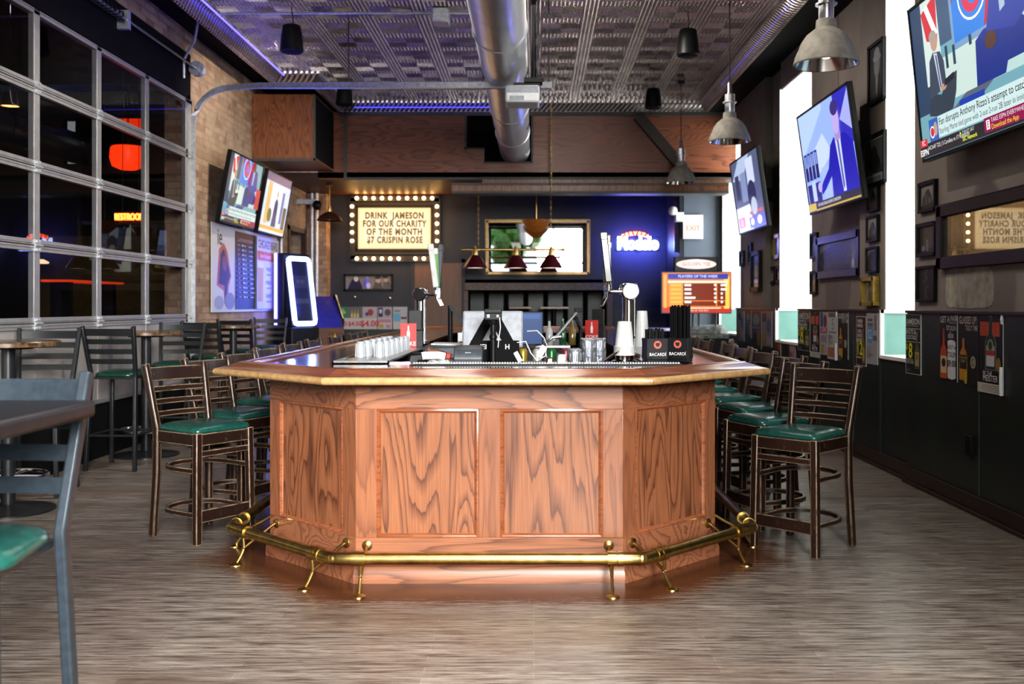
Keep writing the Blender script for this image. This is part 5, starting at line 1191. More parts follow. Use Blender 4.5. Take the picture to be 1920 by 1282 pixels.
P('small black framed bright photo, left of the two under the gold frame', 3.18, 1445.5, 1455, 501, 533, 'bright', fw=.04)
P('small black framed bright photo, right of the two under the gold frame', 3.18, 1457, 1470.5, 499, 531, 'bright', fw=.04)
P('tall narrow colourful framed advert reflecting blue light', 3.09, 1412.5, 1429.5, 473, 547, 'bright', BLACK, .06, .05)
P('small framed picture behind the tall colourful advert', 3.09, 1405.5, 1412, 457, 496, 'bottle', fw=.05)
P('small black framed picture next to the farthest window', 3.09, 1389, 1397, 471.5, 500, 'bright', fw=.05)
# posters on the dado
def bottle(a, cx_, v0, w, h, body, label, cap, lab2=None):
    a.poly([(cx_-w/2, v0), (cx_+w/2, v0), (cx_+w/2, v0+h*.52), (cx_+w*.36, v0+h*.62), (cx_+w*.14, v0+h*.70), (cx_+w*.13, v0+h), (cx_-w*.13, v0+h), (cx_-w*.14, v0+h*.70), (cx_-w*.36, v0+h*.62), (cx_-w/2, v0+h*.52)], body)
    a.rect(cx_-w*.15, v0+h*.9, cx_+w*.15, v0+h*1.02, cap); a.rect(cx_-w*.43, v0+h*.08, cx_+w*.43, v0+h*.46, label)
    if lab2: a.ell(cx_, v0+h*.32, w*.28, h*.09, lab2)
WT, DK, YL = (.72, .70, .66), (.012, .012, .014), (.75, .72, .02)
def poster(label, X, x0, x1, yt, yb, fn, curl=0):
    yf, yn, z0, z1 = wall_rect(X, x0, x1, yt, yb); w, h = yf-yn, z1-z0
    t = thing('poster', label, 'poster', (X, (yf+yn)/2, z0), FACE_NEG_X, 'drink posters on the green dado')
    a = Art(w, h, step=.0003); fn(a); a.build('print', PRINT, t, (0, -.006, h/2)); b = MB(); b.box(-w/2, w/2, -.0055, -.001, 0, h); b.build('sheet', WHITEPL, t)
    if curl:
        b = MB(); b.tube([(w/2-.002, -.014, h*.35), (w/2+.004, -.02, h*.2), (w/2, -.016, 0)], .012, 8); b.build('curled_edge', WHITEPL, t); b = MB(); b.tube([(w/2-.006, -.008, h), (w/2+.01, -.02, h*.93), (w/2+.004, -.012, h*.88)], .009, 8); b.build('curled_edge', WHITEPL, t)
    return t
def p_jam(a):
    a.rect(0, 0, 1, 1, (.55, .55, .52)); a.rect(.03, .012, .97, .988, (.012, .022, .016)); a.text('JAMESON', .5, .87, a.w*.20, WT, bold=.012); a.rect(.15, .80, .85, .81, (.4, .4, .35)); a.rect(.03, .755, .97, .762, WT); a.text('SHOTS &', .35, .70, a.w*.17, WT, bold=.01); a.text('COCKTAILS', .36, .61, a.w*.145, WT, bold=.01); a.rect(.03, .535, .97, .542, WT)
    bottle(a, .78, .10, .30, .60, (.10, .12, .03), (.40, .36, .16), (.25, .2, .05), (.35, .15, .06)); a.text('$', .12, .45, a.w*.2, YL, bold=.02); a.text('8', .36, .38, a.w*.52, YL, bold=.02); a.text('COCKTAIL & ', .3, .24, a.w*.085, WT); a.text('GOOD CRAIC', .3, .195, a.w*.095, WT, bold=.008); a.text('JAMESON', .2, .06, a.w*.07, (.3, .3, .3))
def p_pair(a):
    a.rect(0, 0, 1, 1, (.010, .010, .013)); a.text('GET A PAIR', .52, .91, a.w*.22, WT, rot=.04, sx=.9); a.rect(.55, .855, .95, .861, WT); a.text('STOLEN', .68, .78, a.w*.16, WT); a.text('+', .62, .72, a.w*.14, WT); a.text('BEER', .66, .665, a.w*.15, WT)
    bottle(a, .24, .03, .42, .73, (.50, .07, .02), (.66, .48, .26), (.28, .05, .03), (.02, .015, .015)); a.rect(.04, .03, .44, .11, (.55, .12, .03)); a.rect(.48, .05, .95, .58, (.70, .70, .70)); a.ell(.7, .58, .22, .03, (.7, .7, .7)); a.ell(.7, .06, .22, .03, (.7, .7, .7)); a.text('SHOT of', .71, .50, a.w*.14, (.02, .02, .02)); a.text('STOLEN', .71, .39, a.w*.17, (.02, .02, .02)); a.text('$9.00', .71, .26, a.w*.22, (.02, .02, .02), bold=.008)
def p_glasses(a):
    a.rect(0, 0, 1, 1, (.012, .011, .012)); a.text('GLASSES UP!', .48, .905, a.w*.24, (.68, .62, .50), sx=.70, bold=.015); a.text('TULLY TIME', .68, .80, a.w*.17, (.68, .62, .50), sx=.72, bold=.012); bottle(a, .25, .06, .42, .66, (.62, .25, .02), (.02, .018, .015), (.02, .015, .01)); a.rect(.04, .09, .46, .22, (.62, .27, .02)); a.rect(.06, .30, .44, .42, (.02, .018, .015)); a.text('TULLAMORE', .25, .38, a.w*.07, (.6, .5, .2)); a.text('DEW', .25, .33, a.w*.1, (.6, .5, .2)); a.rect(.32, .02, .46, .18, (.5, .42, .03)); a.ell(.78, .33, .14, .085, (.60, .56, .45)); a.ell(.78, .33, .11, .067, (.25, .22, .15)); a.text('18', .78, .33, a.w*.15, (.7, .65, .5))
def p_meister(a):
    a.rect(0, 0, 1, 1, (.010, .010, .012)); a.rect(.08, .72, .88, .90, (.62, .10, .03)); bottle(a, .52, .293, .445, .67, (.30, .34, .32), (.30, .34, .32), (.3, .34, .32)); bottle(a, .52, .30, .40, .65, (.012, .05, .03), (.45, .46, .42), (.02, .06, .03)); a.ell(.52, .60, .13, .085, (.30, .32, .22)); a.ell(.52, .60, .07, .055, (.02, .06, .03)); a.rect(.34, .48, .70, .54, (.45, .05, .04)); a.rect(.36, .34, .68, .47, (.60, .60, .60)); a.ell(.85, .37, .10, .09, (.30, .17, .04)); a.text('BE THE', .22, .245, a.w*.12, WT, 'LEFT', 1, .006); a.text('MEISTER', .22, .185, a.w*.165, WT, 'LEFT', 1, .012); a.rect(0, 0, 1, .125, (.58, .56, .50))
    for k in range(4): a.rect(.2, .025+k*.024, .92, .032+k*.024, (.30, .28, .24))
def p_twelve(a):
    a.rect(0, 0, 1, 1, (.5, .5, .48)); a.rect(.04, .015, .96, .985, (.05, .012, .014))
    for z, s in ((.90, 'MIXED'), (.81, 'WINE &'), (.70, 'ALL'), (.61, 'SHOTS'), (.52, 'BUCKET')): a.rect(.12, z-.035, .68, z+.035, (.25, .18, .16)); a.text(s, .4, z, a.w*.17, (.75, .7, .65))
    a.text('12', .38, .34, a.w*.62, YL, bold=.02); bottle(a, .80, .05, .26, .70, (.18, .16, .02), (.4, .35, .1), (.2, .2, .1)); a.rect(.1, .15, .6, .19, (.4, .35, .3))
def p_grey(a):
    a.rect(0, 0, 1, 1, (.40, .38, .38)); a.rect(.1, .83, .55, .88, (.1, .1, .12)); a.rect(.1, .73, .6, .80, (.16, .14, .14)); a.poly([(.1, .42), (.5, .40), (.58, .72), (.14, .74)], (.10, .28, .55)); a.text('S2', .32, .57, a.w*.4, (.45, .6, .75), bold=.02); a.rect(.62, .46, .95, .56, (.16, .12, .16)); a.rect(.72, .66, .92, .95, (.2, .18, .2))
    for k in range(8): a.rect(.1, .34-k*.03, .3+.5*RN.random(), .35-k*.03, (.25, .24, .25))
def p_news(a):
    a.rect(0, 0, 1, 1, (.50, .49, .47)); a.rect(.1, .88, .9, .97, (.12, .12, .14)); a.text('5', .55, .72, a.w*.5, (.2, .2, .22)); a.rect(.15, .55, .9, .58, (.2, .2, .2)); a.rect(.05, .05, .7, .25, (.42, .18, .10))
    for k in range(9): a.rect(.1, .30+k*.025, .3+.55*RN.random(), .31+k*.025, (.22, .21, .21))
def p_mag(a):
    a.rect(0, 0, 1, 1, (.42, .40, .42)); a.rect(.05, .65, .4, .97, (.05, .05, .20)); a.ell(.7, .78, .25, .15, (.15, .04, .06)); a.rect(.05, .50, .95, .62, (.40, .03, .05)); a.text('GAME', .5, .56, a.w*.25, WT); a.rect(.1, .3, .9, .45, (.3, .26, .3)); a.rect(.1, .05, .5, .24, (.45, .30, .05))
def p_dark(a):
    a.rect(0, 0, 1, 1, (.03, .032, .032)); a.ell(.5, .78, .35, .15, (.16, .2, .2)); a.rect(.15, .15, .5, .55, (.015, .015, .018)); a.rect(.6, .1, .9, .5, (.2, .12, .05)); a.rect(.1, .55, .9, .58, (.2, .2, .2))
def p_mixed(a):
    a.rect(0, 0, 1, 1, (.22, .19, .19)); a.rect(.1, .7, .5, .95, (.03, .02, .03)); a.ell(.7, .6, .22, .2, (.04, .10, .22)); a.rect(.05, .1, .4, .45, (.35, .20, .05)); a.rect(.5, .05, .95, .3, (.3, .28, .3))
def p_pink(a): a.rect(0, 0, 1, 1, (.42, .24, .26)); a.rect(.15, .1, .85, .12, (.3, .1, .12)); a.rect(.2, .5, .8, .8, (.50, .32, .34)); a.text('W', .3, .3, a.w*.4, (.25, .05, .08))
def p_orange(a): a.rect(0, 0, 1, 1, (.02, .02, .022)); a.rect(.05, .42, .95, .80, (.50, .08, .02)); bottle(a, .5, .02, .45, .75, (.02, .04, .03), (.5, .48, .42), (.02, .02, .02)); a.rect(.15, .84, .3, .97, WT); a.rect(.7, .84, .85, .97, WT)
Q = poster
Q('black whiskey poster with yellow $8 beside the window reveal', 3.0, 1699.5, 1728, 588.5, 699, p_jam)
Q('black hand-lettered poster with a red whiskey bottle and white scribbled price', 3.0, 1764, 1796, 587, 711, p_pair)
Q('black poster with amber bottle between the hand-lettered poster and the herbal liqueur poster', 3.0, 1799.5, 1835, 588, 719, p_glasses)
Q('curling poster of a green herbal liqueur bottle on an orange band', 3.0, 1834.5+1.2, 1882, 588, 733, p_meister, 1)
Q('maroon poster with yellow 12 left of the near window', 3.03, 1606.5, 1625, 592.5, 684, p_twelve)
Q('pale grey flyer with blue shape left of the near window', 3.03, 1626, 1646.5, 585.5, 681, p_grey)
Q('dark amber bottle poster on the dado between the two windows', 3.03, 1573, 1591, 584.5, 671, p_glasses)
Q('wrinkled white news sheet on the dado below the crowd photograph', 3.03, 1552.5, 1571, 583.5, 672, p_news, 1)
Q('white and maroon magazine flyer on the dado', 3.03, 1539, 1552, 583.5, 664, p_mag)
Q('smaller herbal liqueur poster, right of the second window', 3.03, 1520.5, 1538, 583.5, 668, p_meister)
Q('small black whiskey poster touching the second window reveal', 3.03, 1496.8, 1520, 583.3, 655, p_jam)
Q('pink flyer on the dado beneath the second window', 3.05, 1481, 1492, 641, 676, p_pink)
Q('small orange and black bottle poster beneath the second window', 3.05, 1451, 1464.5, 635, 670, p_orange)
Q('multicoloured torn flyer left of the second window', 3.03, 1428.5, 1448, 583.5, 648, p_mixed)
Q('dark torn poster with pale crest left of the multicoloured flyer', 3.03, 1410, 1428, 583.5, 652, p_dark)
Q('dark glossy poster with pale panel, third from the far end of the dado', 3.03, 1398, 1409, 582, 632, p_dark)
Q('dark glossy poster second from the far end of the dado', 3.03, 1384, 1396, 583, 638, p_mixed)
for lab, px, py, X in (('black outlet box on the dado under the bottle posters', 1822, 835, 3.0), ('small dark outlet low on the dado between windows', 1545, 730, 3.03)):
    p = onX(px, py, X); t = thing('outlet_box', lab, 'outlet', tuple(p), FACE_NEG_X); b = MB(); b.box(-.045, .045, -.03, 0, -.07, .07); b.build('box', BLACK, t, bevel=.004); b = MB(); b.box(-.018, .018, -.033, -.03, .01, .04); b.box(-.018, .018, -.033, -.03, -.04, -.01); b.build('socket', MATTEBLK, t)
# televisions
def wall_tv(label, X, xl, xr, ybl, h, tilt, artfn, aw=None, yaw=0):
    p0 = onX(xl, ybl, X); Yn = X*F/(xr-CX); w = p0.y-Yn
    a = Art(w-.035, h-.044, step=.0004); artfn(a, h)
    return tv(label, w, h, (X, (p0.y+Yn)/2, p0.z), FACE_NEG_X+yaw, math.radians(tilt), a, 'televisions on the right wall')
def art_a(a, h): studio(a); captions(a, h)
wall_tv('large television with two seated presenters and caption bar, nearest on the right wall', 2.86, 1733, 2003, 305, 1.12, 6, art_a)
def art_b(a, h):
    a.rect(0, 0, 1, 1, (.30, .42, .85)); a.poly([(0, .55), (.5, .95), (.5, 1), (0, 1)], (.42, .55, .95)); a.poly([(0, .45), (.45, .72), (.6, .5), (.3, .35)], (.50, .60, .95)); a.rect(.72, .5, 1, 1, (.03, .03, .42)); a.poly([(.8, .75), (1, 1), (1, .6)], (.35, .38, .8))
    for k in range(4): a.rect(.02+k*.075, .32, .08+k*.075, .60, (.02, .02, .16)); a.rect(.03+k*.075, .46, .07+k*.075, .58, (.20, .28, .65))
    a.rect(.03, .05, .30, .28, (.02, .02, .20)); a.rect(.12, .1, .2, .3, (.45, .55, .9)); a.rect(.36, .06, .5, .4, (.35, .45, .85))
    a.poly([(.30, .20), (.36, .26), (.50, .36), (.58, .56), (.66, .62), (.86, .62), (.98, .50), (1, .08), (.52, .08), (.54, .28), (.40, .18), (.32, .14)], (.012, .012, .38)); a.poly([(.68, .62), (.78, .62), (.77, .10), (.72, .10)], (.55, .60, .92)); a.poly([(.715, .60), (.745, .60), (.755, .15), (.725, .12)], (.10, .10, .35)); a.rect(.69, .58, .79, .68, (.35, .26, .55)); a.ell(.735, .77, .065, .135, (.46, .36, .72)); a.ell(.735, .88, .068, .07, (.05, .03, .18)); a.ell(.29, .22, .04, .05, (.45, .38, .75))
    a.rect(0, 0, 1, .085, (.02, .02, .03)); a.rect(.0, .01, .16, .085, (.55, .42, .03)); a.rect(.16, .0, 1, .018, (.5, .35, .03)); a.text("FIGHT AND STREAK ON ESPN'S COUNTDOWN", .2, .052, .042*h, (.8, .8, .78), 'LEFT', .8)
wall_tv('blue-toned television with a man in a suit reaching out, between two windows', 2.93, 1520.5, 1620, 404, 1.05, 8, art_b)
def art_c(a, h):
    a.rect(0, 0, 1, 1, (.10, .12, .22)); a.rect(0, 0, .55, .35, (.62, .66, .70)); a.poly([(0, .75), (.3, 1), (.7, 1), (.4, .7)], (.40, .48, .65)); a.rect(.55, .6, .8, .95, (.55, .6, .75)); a.rect(.3, .4, .5, .8, (.22, .27, .45)); a.rect(.1, .45, .25, .8, (.05, .05, .12)); a.ell(.65, .45, .14, .2, (.03, .03, .10)); a.rect(.05, .06, .28, .20, (.55, .16, .08)); a.text('08', .16, .13, .14*h, (.9, .75, .6)); a.rect(.45, .02, 1, .16, (.05, .06, .55)); a.ell(.55, .1, .06, .05, (.75, .8, .95)); a.ell(.8, .1, .08, .06, (.75, .8, .95)); a.rect(.5, .2, .95, .24, (.5, .12, .06)); a.ell(.68, .3, .10, .12, (.45, .5, .6))
wall_tv('television farthest back on the right wall, street scene on screen', 2.93, 1387.5, 1440, 441, 1.02, 8, art_c)
# ================================================================== BACK OF THE ROOM
kx = YB/F
def bx_(px): return (px-CX)*kx
def bz_(py): return CAMH+(CY-py)*kx
# marquee letter board
pc = onY(740.5, 428.5, YB-.10)
t = thing('marquee_sign', 'lit letter board framed by glowing bulbs on the dark back wall', 'sign', tuple(pc))
b = MB(); b.box(-.78, .78, -.05, .09, -.47, .47); b.build('backing', mat('black_sign_back', (.012, .012, .014), .5), t)
b = MB()
for q in ((-.70, .70, .37, .415), (-.70, .70, -.415, -.37), (-.70, -.655, -.4, .4), (.655, .70, -.4, .4)): b.box(q[0], q[1], -.09, -.05, q[2], q[3])
b.build('frame', BLACK, t, bevel=.006)
a = Art(1.32, .75, (.80, .60, .30), step=.002); a.rect(.03, .05, .97, .95, (.92, .76, .44)); a.rect(.1, .2, .9, .8, (1.0, .86, .56))
for k, s in enumerate(('DRINK  JAMESON', 'FOR OUR CHARITY', 'OF THE MONTH', '$7 CRISPIN ROSE')): a.text(s, .5 if k != 3 else .505, .80-k*.195, .158, (.001, .001, .001), bold=.052, sx=[.74, .72, .76, .72][k], space=1.18)
a.build('letter_board', SIGNM, t, (0, -.062, 0))
BULBM = glow('marquee_bulb', (1, .55, .20), 22)
pos = [(-.68+.151*k, .545) for k in range(10)]+[(-.68+.151*k, -.545) for k in range(10) if k != 6]+[(s*.765, .395-.155*k) for s in (-1, 1) for k in range(5)]
b = MB(); b.ball((0, 0, 0), .031, 12); me = b.mesh('bulb'); me.materials.append(BULBM)
b = MB(); 
for q in ((-.80, .80, .49, .60), (-.80, .80, -.60, -.49), (-.82, -.71, -.55, .55), (.71, .82, -.55, .55)): b.box(q[0], q[1], -.02, .08, q[2], q[3])
b.build('bulb_rail', mat('black_sign_back', (.012, .012, .014), .5), t)
for x, z in pos: o = bpy.data.objects.new('bulb', me); C.objects.link(o); o.parent = t; o.location = (x, -.06, z)
# neon beer sign
pc = onY(1196, 455, YB-.06)
t = thing('neon_sign', 'blue and white neon beer sign with red arched word on the navy wall', 'sign', tuple(pc))
neon_text('Modelo', .30, glow('neon_blue', (.30, .42, 1), 14), t, (0, 0, -.02), 'blue_lettering', .016, .80, .004)
for k, ch_ in enumerate('CERVEZA'):
    an = (k-3)*.15; neon_text(ch_, .085, glow('neon_orange_red', (1, .14, .03), 9), t, (.50*math.sin(an)-.05, -.01, .165-.5*(1-math.cos(an))), 'red_letter', .006, 1, 0, an)
b = MB(); b.tube([(-.4, .03, -.14), (.4, .03, -.14)], .008, 6); b.tube([(-.4, .03, -.14), (-.4, .03, .1), (.4, .03, .1), (.4, .03, -.14)], .006, 6); b.box(-.03, .03, .02, .06, -.16, -.10); b.box(-.03, .03, .02, .06, .07, .12); b.build('tube_frame', BLACK, t)
# picture of two figures, five flyers
def back_frame(nm_, label, x0, x1, yt, yb, fn, fr, fw=.03, m=FRAMED, cat='picture', group=None):
    w, h = bx_(x1)-bx_(x0), bz_(yt)-bz_(yb); t = thing(nm_, label, cat, ((bx_(x0)+bx_(x1))/2, YB, bz_(yb)), group=group)
    if fr:
        b = MB()
        for q in ((-w/2, -w/2+fw, 0, h), (w/2-fw, w/2, 0, h), (-w/2, w/2, 0, fw), (-w/2, w/2, h-fw, h)): b.box(q[0], q[1], -.04, 0, q[2], q[3])
        b.build('frame', fr, t, bevel=.004)
    else: b = MB(); b.box(-w/2, w/2, -.008, 0, 0, h); b.build('sheet', WHITEPL, t); fw = 0
    a = Art(w-fw, h-fw, step=.001); fn(a); a.build('print', m, t, (0, -.012, h/2)); return t
def f_two(a):
    a.rect(0, 0, 1, 1, (.22, .21, .21)); a.poly([(.05, 0), (.15, .7), (.28, .9), (.36, .3), (.38, 0)], (.02, .02, .08)); a.ell(.24, .75, .05, .18, (.6, .6, .62)); a.ell(.46, .45, .07, .3, (.12, .12, .75)); a.ell(.50, .3, .05, .2, (.5, .5, .9)); a.poly([(.58, 0), (.64, .5), (.75, .6), (.82, 0)], (.07, .06, .06)); a.ell(.71, .65, .05, .2, (.4, .36, .34)); a.ell(.70, .85, .06, .12, (.05, .05, .05)); a.poly([(.8, 0), (.82, .5), (.92, .6), (1, .2), (1, 0)], (.1, .1, .1)); a.ell(.87, .72, .05, .2, (.35, .32, .3)); a.ell(.86, .88, .06, .1, (.04, .04, .04))
back_frame('framed_picture', 'wide black framed photo of two figures below the letter board', 645, 737, 514, 545.5, f_two, BLACK, .035)
fl = [(623.5, 652, 'green flyer with red price, leftmost of the five on the back dado', (.03, .22, .08), '$5.00'), (652, 679.5, 'flyer with three yellow bottles, second of the five on the back dado', (.14, .14, .16), '$4.50'), (680, 707, 'flyer with large red price, middle of the five on the back dado', (.45, .40, .42), '$4.00'), (708.5, 735, 'flyer with navy badge, fourth of the five on the back dado', (.42, .38, .48), ''), (737, 764, 'pale flyer with light blue block, rightmost of the five on the back dado', (.45, .46, .50), '')]
for i, (x0, x1, lab, c, pr_) in enumerate(fl):
    def f_fl(a, i=i, c=c, pr_=pr_):
        a.rect(0, 0, 1, 1, (.55, .53, .55)); a.rect(0, .5, 1, 1, c)
        if i == 0: a.ell(.5, .75, .4, .1, (.3, .45, .3)); a.text('PINTS', .5, .86, .06, (.6, .65, .6))
        if i == 1: [bottle(a, .3+.2*k, .5, .15, .35, (.55, .42, .08), (.6, .55, .3), (.5, .4, .1)) for k in range(3)]
        if i == 2: a.ell(.55, .75, .2, .15, (.35, .05, .08)); a.rect(.2, .6, .4, .75, (.05, .06, .25))
        if i == 3: a.rect(.05, .55, .35, .97, (.02, .03, .15)); a.ell(.2, .8, .1, .1, (.6, .6, .65)); a.ell(.7, .75, .22, .15, (.1, .08, .1)); a.rect(.05, .3, .95, .45, (.5, .25, .3)); a.rect(.1, .05, .4, .22, (.5, .35, .05)); a.rect(.6, .05, .9, .2, (.55, .25, .4))
        if i == 4: a.rect(.05, .35, .5, .7, (.15, .42, .65)); a.rect(.55, .45, .95, .55, (.1, .08, .12)); a.rect(.1, .78, .5, .85, (.2, .2, .25))
        if pr_: a.text(pr_, .5, .24, .15 if i == 2 else .11, (.55, .04, .06), bold=.02)
    back_frame('flyer', lab, x0, x1, 575, 617, f_fl, None, 0, PRINT, 'flyer', 'five flyers on the back dado')
for i, (px, py) in enumerate(((665, 557), (731, 559))): p = onY(px, py, YB-.03); b = MB(); b.ball((0, 0, 0), .03, 10); o = tag(b.build('coat_knob', CHROME), ('left' if i == 0 else 'right')+' small round knob on the back wall under the framed photo', 'knob', 'knobs under the framed photo'); o.location = p
# big mirror in a gilt frame
x0, x1, z0, z1 = bx_(911), bx_(1105), bz_(514.5), bz_(413)
t = thing('wall_mirror', 'wide mirror in a gilt frame reflecting the bright shop windows', 'mirror', ((x0+x1)/2, YB, z0)); w, h = x1-x0, z1-z0
b = MB(); fw = .055
for q in ((-w/2, -w/2+fw, 0, h), (w/2-fw, w/2, 0, h), (-w/2, w/2, 0, fw), (-w/2, w/2, h-fw, h)): b.box(q[0], q[1], -.06, 0, q[2], q[3])
b.build('frame', mat('antique_gilt', (.30, .20, .09), .35, .7, vs=30), t, bevel=.012)
b = MB(); b.box(-w/2+fw*.8, w/2-fw*.8, -.03, -.02, fw*.8, h-fw*.8); b.build('mirror_glass', mat('silvered_glass', (.9, .9, .9), .01, 1, var=.01), t)
# pool table lamp: three maroon cones on a brass bar
YP = 16.7
p = onY(962, 468, YP)
t = thing('pool_table_lamp', 'brass bar lamp with three maroon cone shades hanging before the mirror', 'lamp', tuple(p))
xs = [(870+912)/2, 967, 1033]
b = MB(); b.tube([(onY(868, 468, YP).x-p.x, 0, 0), (onY(1056, 468, YP).x-p.x, 0, 0)], .022, 12)
for e in (868, 1056): b.ball((onY(e, 468, YP).x-p.x, 0, 0), .035, 12)
b.build('bar', BRASS, t)
for px in xs:
    x = onY(px, 468, YP).x-p.x
    b = MB(); b.lathe([(.20, -.31), (.203, -.30), (.075, -.10), (.06, -.09)], (x, 0, 0), 28, caps=False); s = b.build('cone_shade', MAROON, t)
    b = MB(); b.lathe([(.045, -.10), (.045, -.04), (.025, .02), (.02, .06)], (x, 0, 0), 16); b.build('socket', BRASS, s)
    b = MB(); b.lathe([(.0, -.292), (.19, -.300)], (x, 0, 0), 28, caps=False); b.build('diffuser', glow('soft_warm_white', (1, .93, .78), 2.2), s)
for px in (897, 1033):
    x = onY(px, 468, YP).x-p.x; b = MB()
    for k in range(int((zb-p.z)/.05)): 
        zc = .04+k*.05; b.tube([(x+(.010*math.cos(a_) if k % 2 else 0), (0 if k % 2 else .010*math.cos(a_)), zc+.03*math.sin(a_)) for a_ in [2*PI*q/8 for q in range(8)]], .0035, 5, True)
    b.build('chain', BRASS, t)
t = thing('hanging_chain', 'long thin brass chain with cord hanging in front of the bulkhead', 'chain', (onY(1033, 330, 15.2).x, 15.2, 3.15)); b = MB()
for k in range(28): zc = .0+k*.05; b.tube([((.012*math.cos(a_) if k % 2 else 0), (0 if k % 2 else .012*math.cos(a_)), zc+.032*math.sin(a_)) for a_ in [2*PI*q/8 for q in range(8)]], .0045, 5, True)
b.build('links', BRASS, t); b = MB(); b.tube([(.0, .01, 0), (-.02, .01, .7), (0, .01, ZS-3.15)], .005, 6); b.build('cord', BLACK, t)
p = onY(1006, 436, 17.3); t = thing('stained_glass_lamp', 'amber stained glass bowl lamp below the back ceiling, before the mirror', 'lamp', tuple(p))
b = MB(); b.lathe([(.02, 0), (.10, .03), (.20, .12), (.25, .20), (.255, .215)], n=28, caps=False); b.build('bowl', mat('amber_stained_glass', (.22, .08, .02), .3, vs=40, col2=(.03, .012, .006), emis=(.6, .2, .03), estr=.12), t)
b = MB(); b.tube([(0, 0, .03), (0, 0, zb-p.z+.01)], .008, 6); b.build('stem', BRASS, t)
# booth in the niche
t = thing('upholstered_booth', 'dark green tufted booth back inside the wall niche', 'booth', (0.04, 19.7, 0)); b = MB()
for k in range(7): b.box(-1.36+k*.39, -1.36+k*.39+.375, -.09, .1, .7, 1.72)
b.build('tufted_back', mat('booth_vinyl', (.020, .034, .028), .35, vs=4), t, bevel=.045)
b = MB(); b.box(-1.36, 1.36, -.6, .1, .0, .7); b.build('seat_base', BLACK, t, bevel=.03)
for lab, px0, px1 in (('narrow brown table top in the niche, left', 955, 998), ('narrow brown table top in the niche, right', 1012, 1066)):
    p0, p1 = onY(px0, 575, 18.7), onY(px1, 575, 18.7); t = thing('booth_table', lab, 'table', ((p0.x+p1.x)/2, 18.75, 0)); w = p1.x-p0.x
    b = MB(); b.box(-w/2, w/2, -.28, .28, 1.34, 1.385); b.build('tabletop', wood('booth_table_top', (.28, .10, .045), (.1, .03, .015), 'X', 1.5, .3, .4), t, bevel=.006); b = MB(); b.lathe([(.2, 0), (.2, .02), (.04, .04), (.04, 1.34)], n=14); b.build('pedestal', BLACK, t)
# exit sign, emergency light
t = thing('exit_sign', 'washed-out white exit sign with faint red letters on the grey wall', 'sign', tuple(onY(1299, 425, 16.36)))
b = MB(); b.box(-.165, .165, -.02, .04, -.20, .195); b.build('box', WHITEPL, t, bevel=.006); a = Art(.32, .38, (.98, .97, .92)); a.text('EXIT', .5, .42, .115, (1.0, .30, .14), bold=.02); a.build('face', SIGNM, t, (0, -.022, 0))
p = onY(1268, 407, 16.25); t = thing('emergency_light', 'white twin emergency lamp next to the exit sign', 'emergency light', tuple(p)); b = MB(); b.box(-.01, .12, -.03, .16, -.07, .08); b.build('battery_box', WHITEPL, t, bevel=.008)
b = MB(); b.ball((-.06, -.04, .10), .075, 14); b.tube([(-.04, -.03, .08), (.05, .02, .04)], .02, 8); b.build('lamp_head', WHITEPL, t)
b = MB(); b.box(2.33, 2.40, 16.5, 16.62, CAMH+(CY-472)/F*16.5, 3.2); tag(b.build('blue_lit_column', mat('blue_light_tint', (.05, .04, .20), .4)), 'narrow blue-lit column between the neon sign and the grey wall', 'column')  # blue light on the return wall is painted in as this strip's colour
# golf arcade with raised screen
Y = 14.75
t = thing('golf_arcade', 'golf game machine with orange leader board screen on legs', 'arcade machine', (onY(1306, 600, Y).x, Y, 0))
w, h = 132*Y/F, 79*Y/F; zc = CAMH+(CY-548.5)/F*Y
b = MB(); b.box(-w/2, w/2, 0, .08, zc-h/2, zc+h/2); b.build('monitor', LTGREY, t, bevel=.012)
a = Art(w*.97, h*.95, (.75, .22, .05), step=.001); a.rect(0, 0, 1, .14, (.55, .05, .03)); a.rect(.02, .12, .06, .95, (.85, .45, .12)); a.rect(.9, .1, .98, .9, (.95, .62, .12)); a.rect(.08, .84, .96, .97, (.05, .07, .42)); a.text('PLAYERS OF THE WEEK', .52, .905, h*.09, (.75, .8, .95), bold=.012); a.rect(.08, .74, .96, .80, (.9, .8, .6)); a.rect(.10, .17, .30, .73, (.80, .36, .06)); a.rect(.30, .17, .92, .73, (.22, .03, .01)); a.rect(.3, .28, .92, .31, (.75, .20, .04)); a.rect(.78, .17, .80, .73, (.8, .3, .05))
for k in range(5): z = .66-k*.105; a.rect(.32, z, .42+.06*(k == 3), z+.055, (1, .95, .85)); a.ell(.77, z+.03, .02, .03, (1, .95, .85)); a.rect(.85, z, .85+(.09 if k < 2 else .03), z+.055, (1, .95, .85)); a.rect(.12, z, .28, z+.05, (.85, .5, .12))
a.rect(.15, .10, .85, .13, (1, .8, .5)); a.text('PLAYER OF THE DAY', .5, .05, h*.06, (.9, .8, .7)); a.build('screen', SIGNM, t, (0, -.004, zc))
wt, ht = 79*Y/F, 27*Y/F; zt = CAMH+(CY-495)/F*Y
b = MB(); b.box(-wt/2-.02, wt/2+.02, .03, .10, zt-ht/2, zt+ht/2); b.build('topper', BLACK, t, bevel=.006)
a = Art(wt, ht*.95, (.03, .025, .025), step=.001); a.ell(.5, .5, .48, .36, (.85, .75, .68)); a.ell(.5, .55, .3, .32, (.95, .9, .85)); a.text('GOLDEN TEE', .5, .5, ht*.34, (.55, .10, .05), bold=.01, sx=.95); a.build('topper_face', SIGNM, t, (0, .026, zt))
zd = CAMH+(CY-622)/F*Y
b = MB(); b.box(-.25, .38, -.35, .25, 0, zd-.02); b.build('cabinet', BLACK, t, bevel=.01)
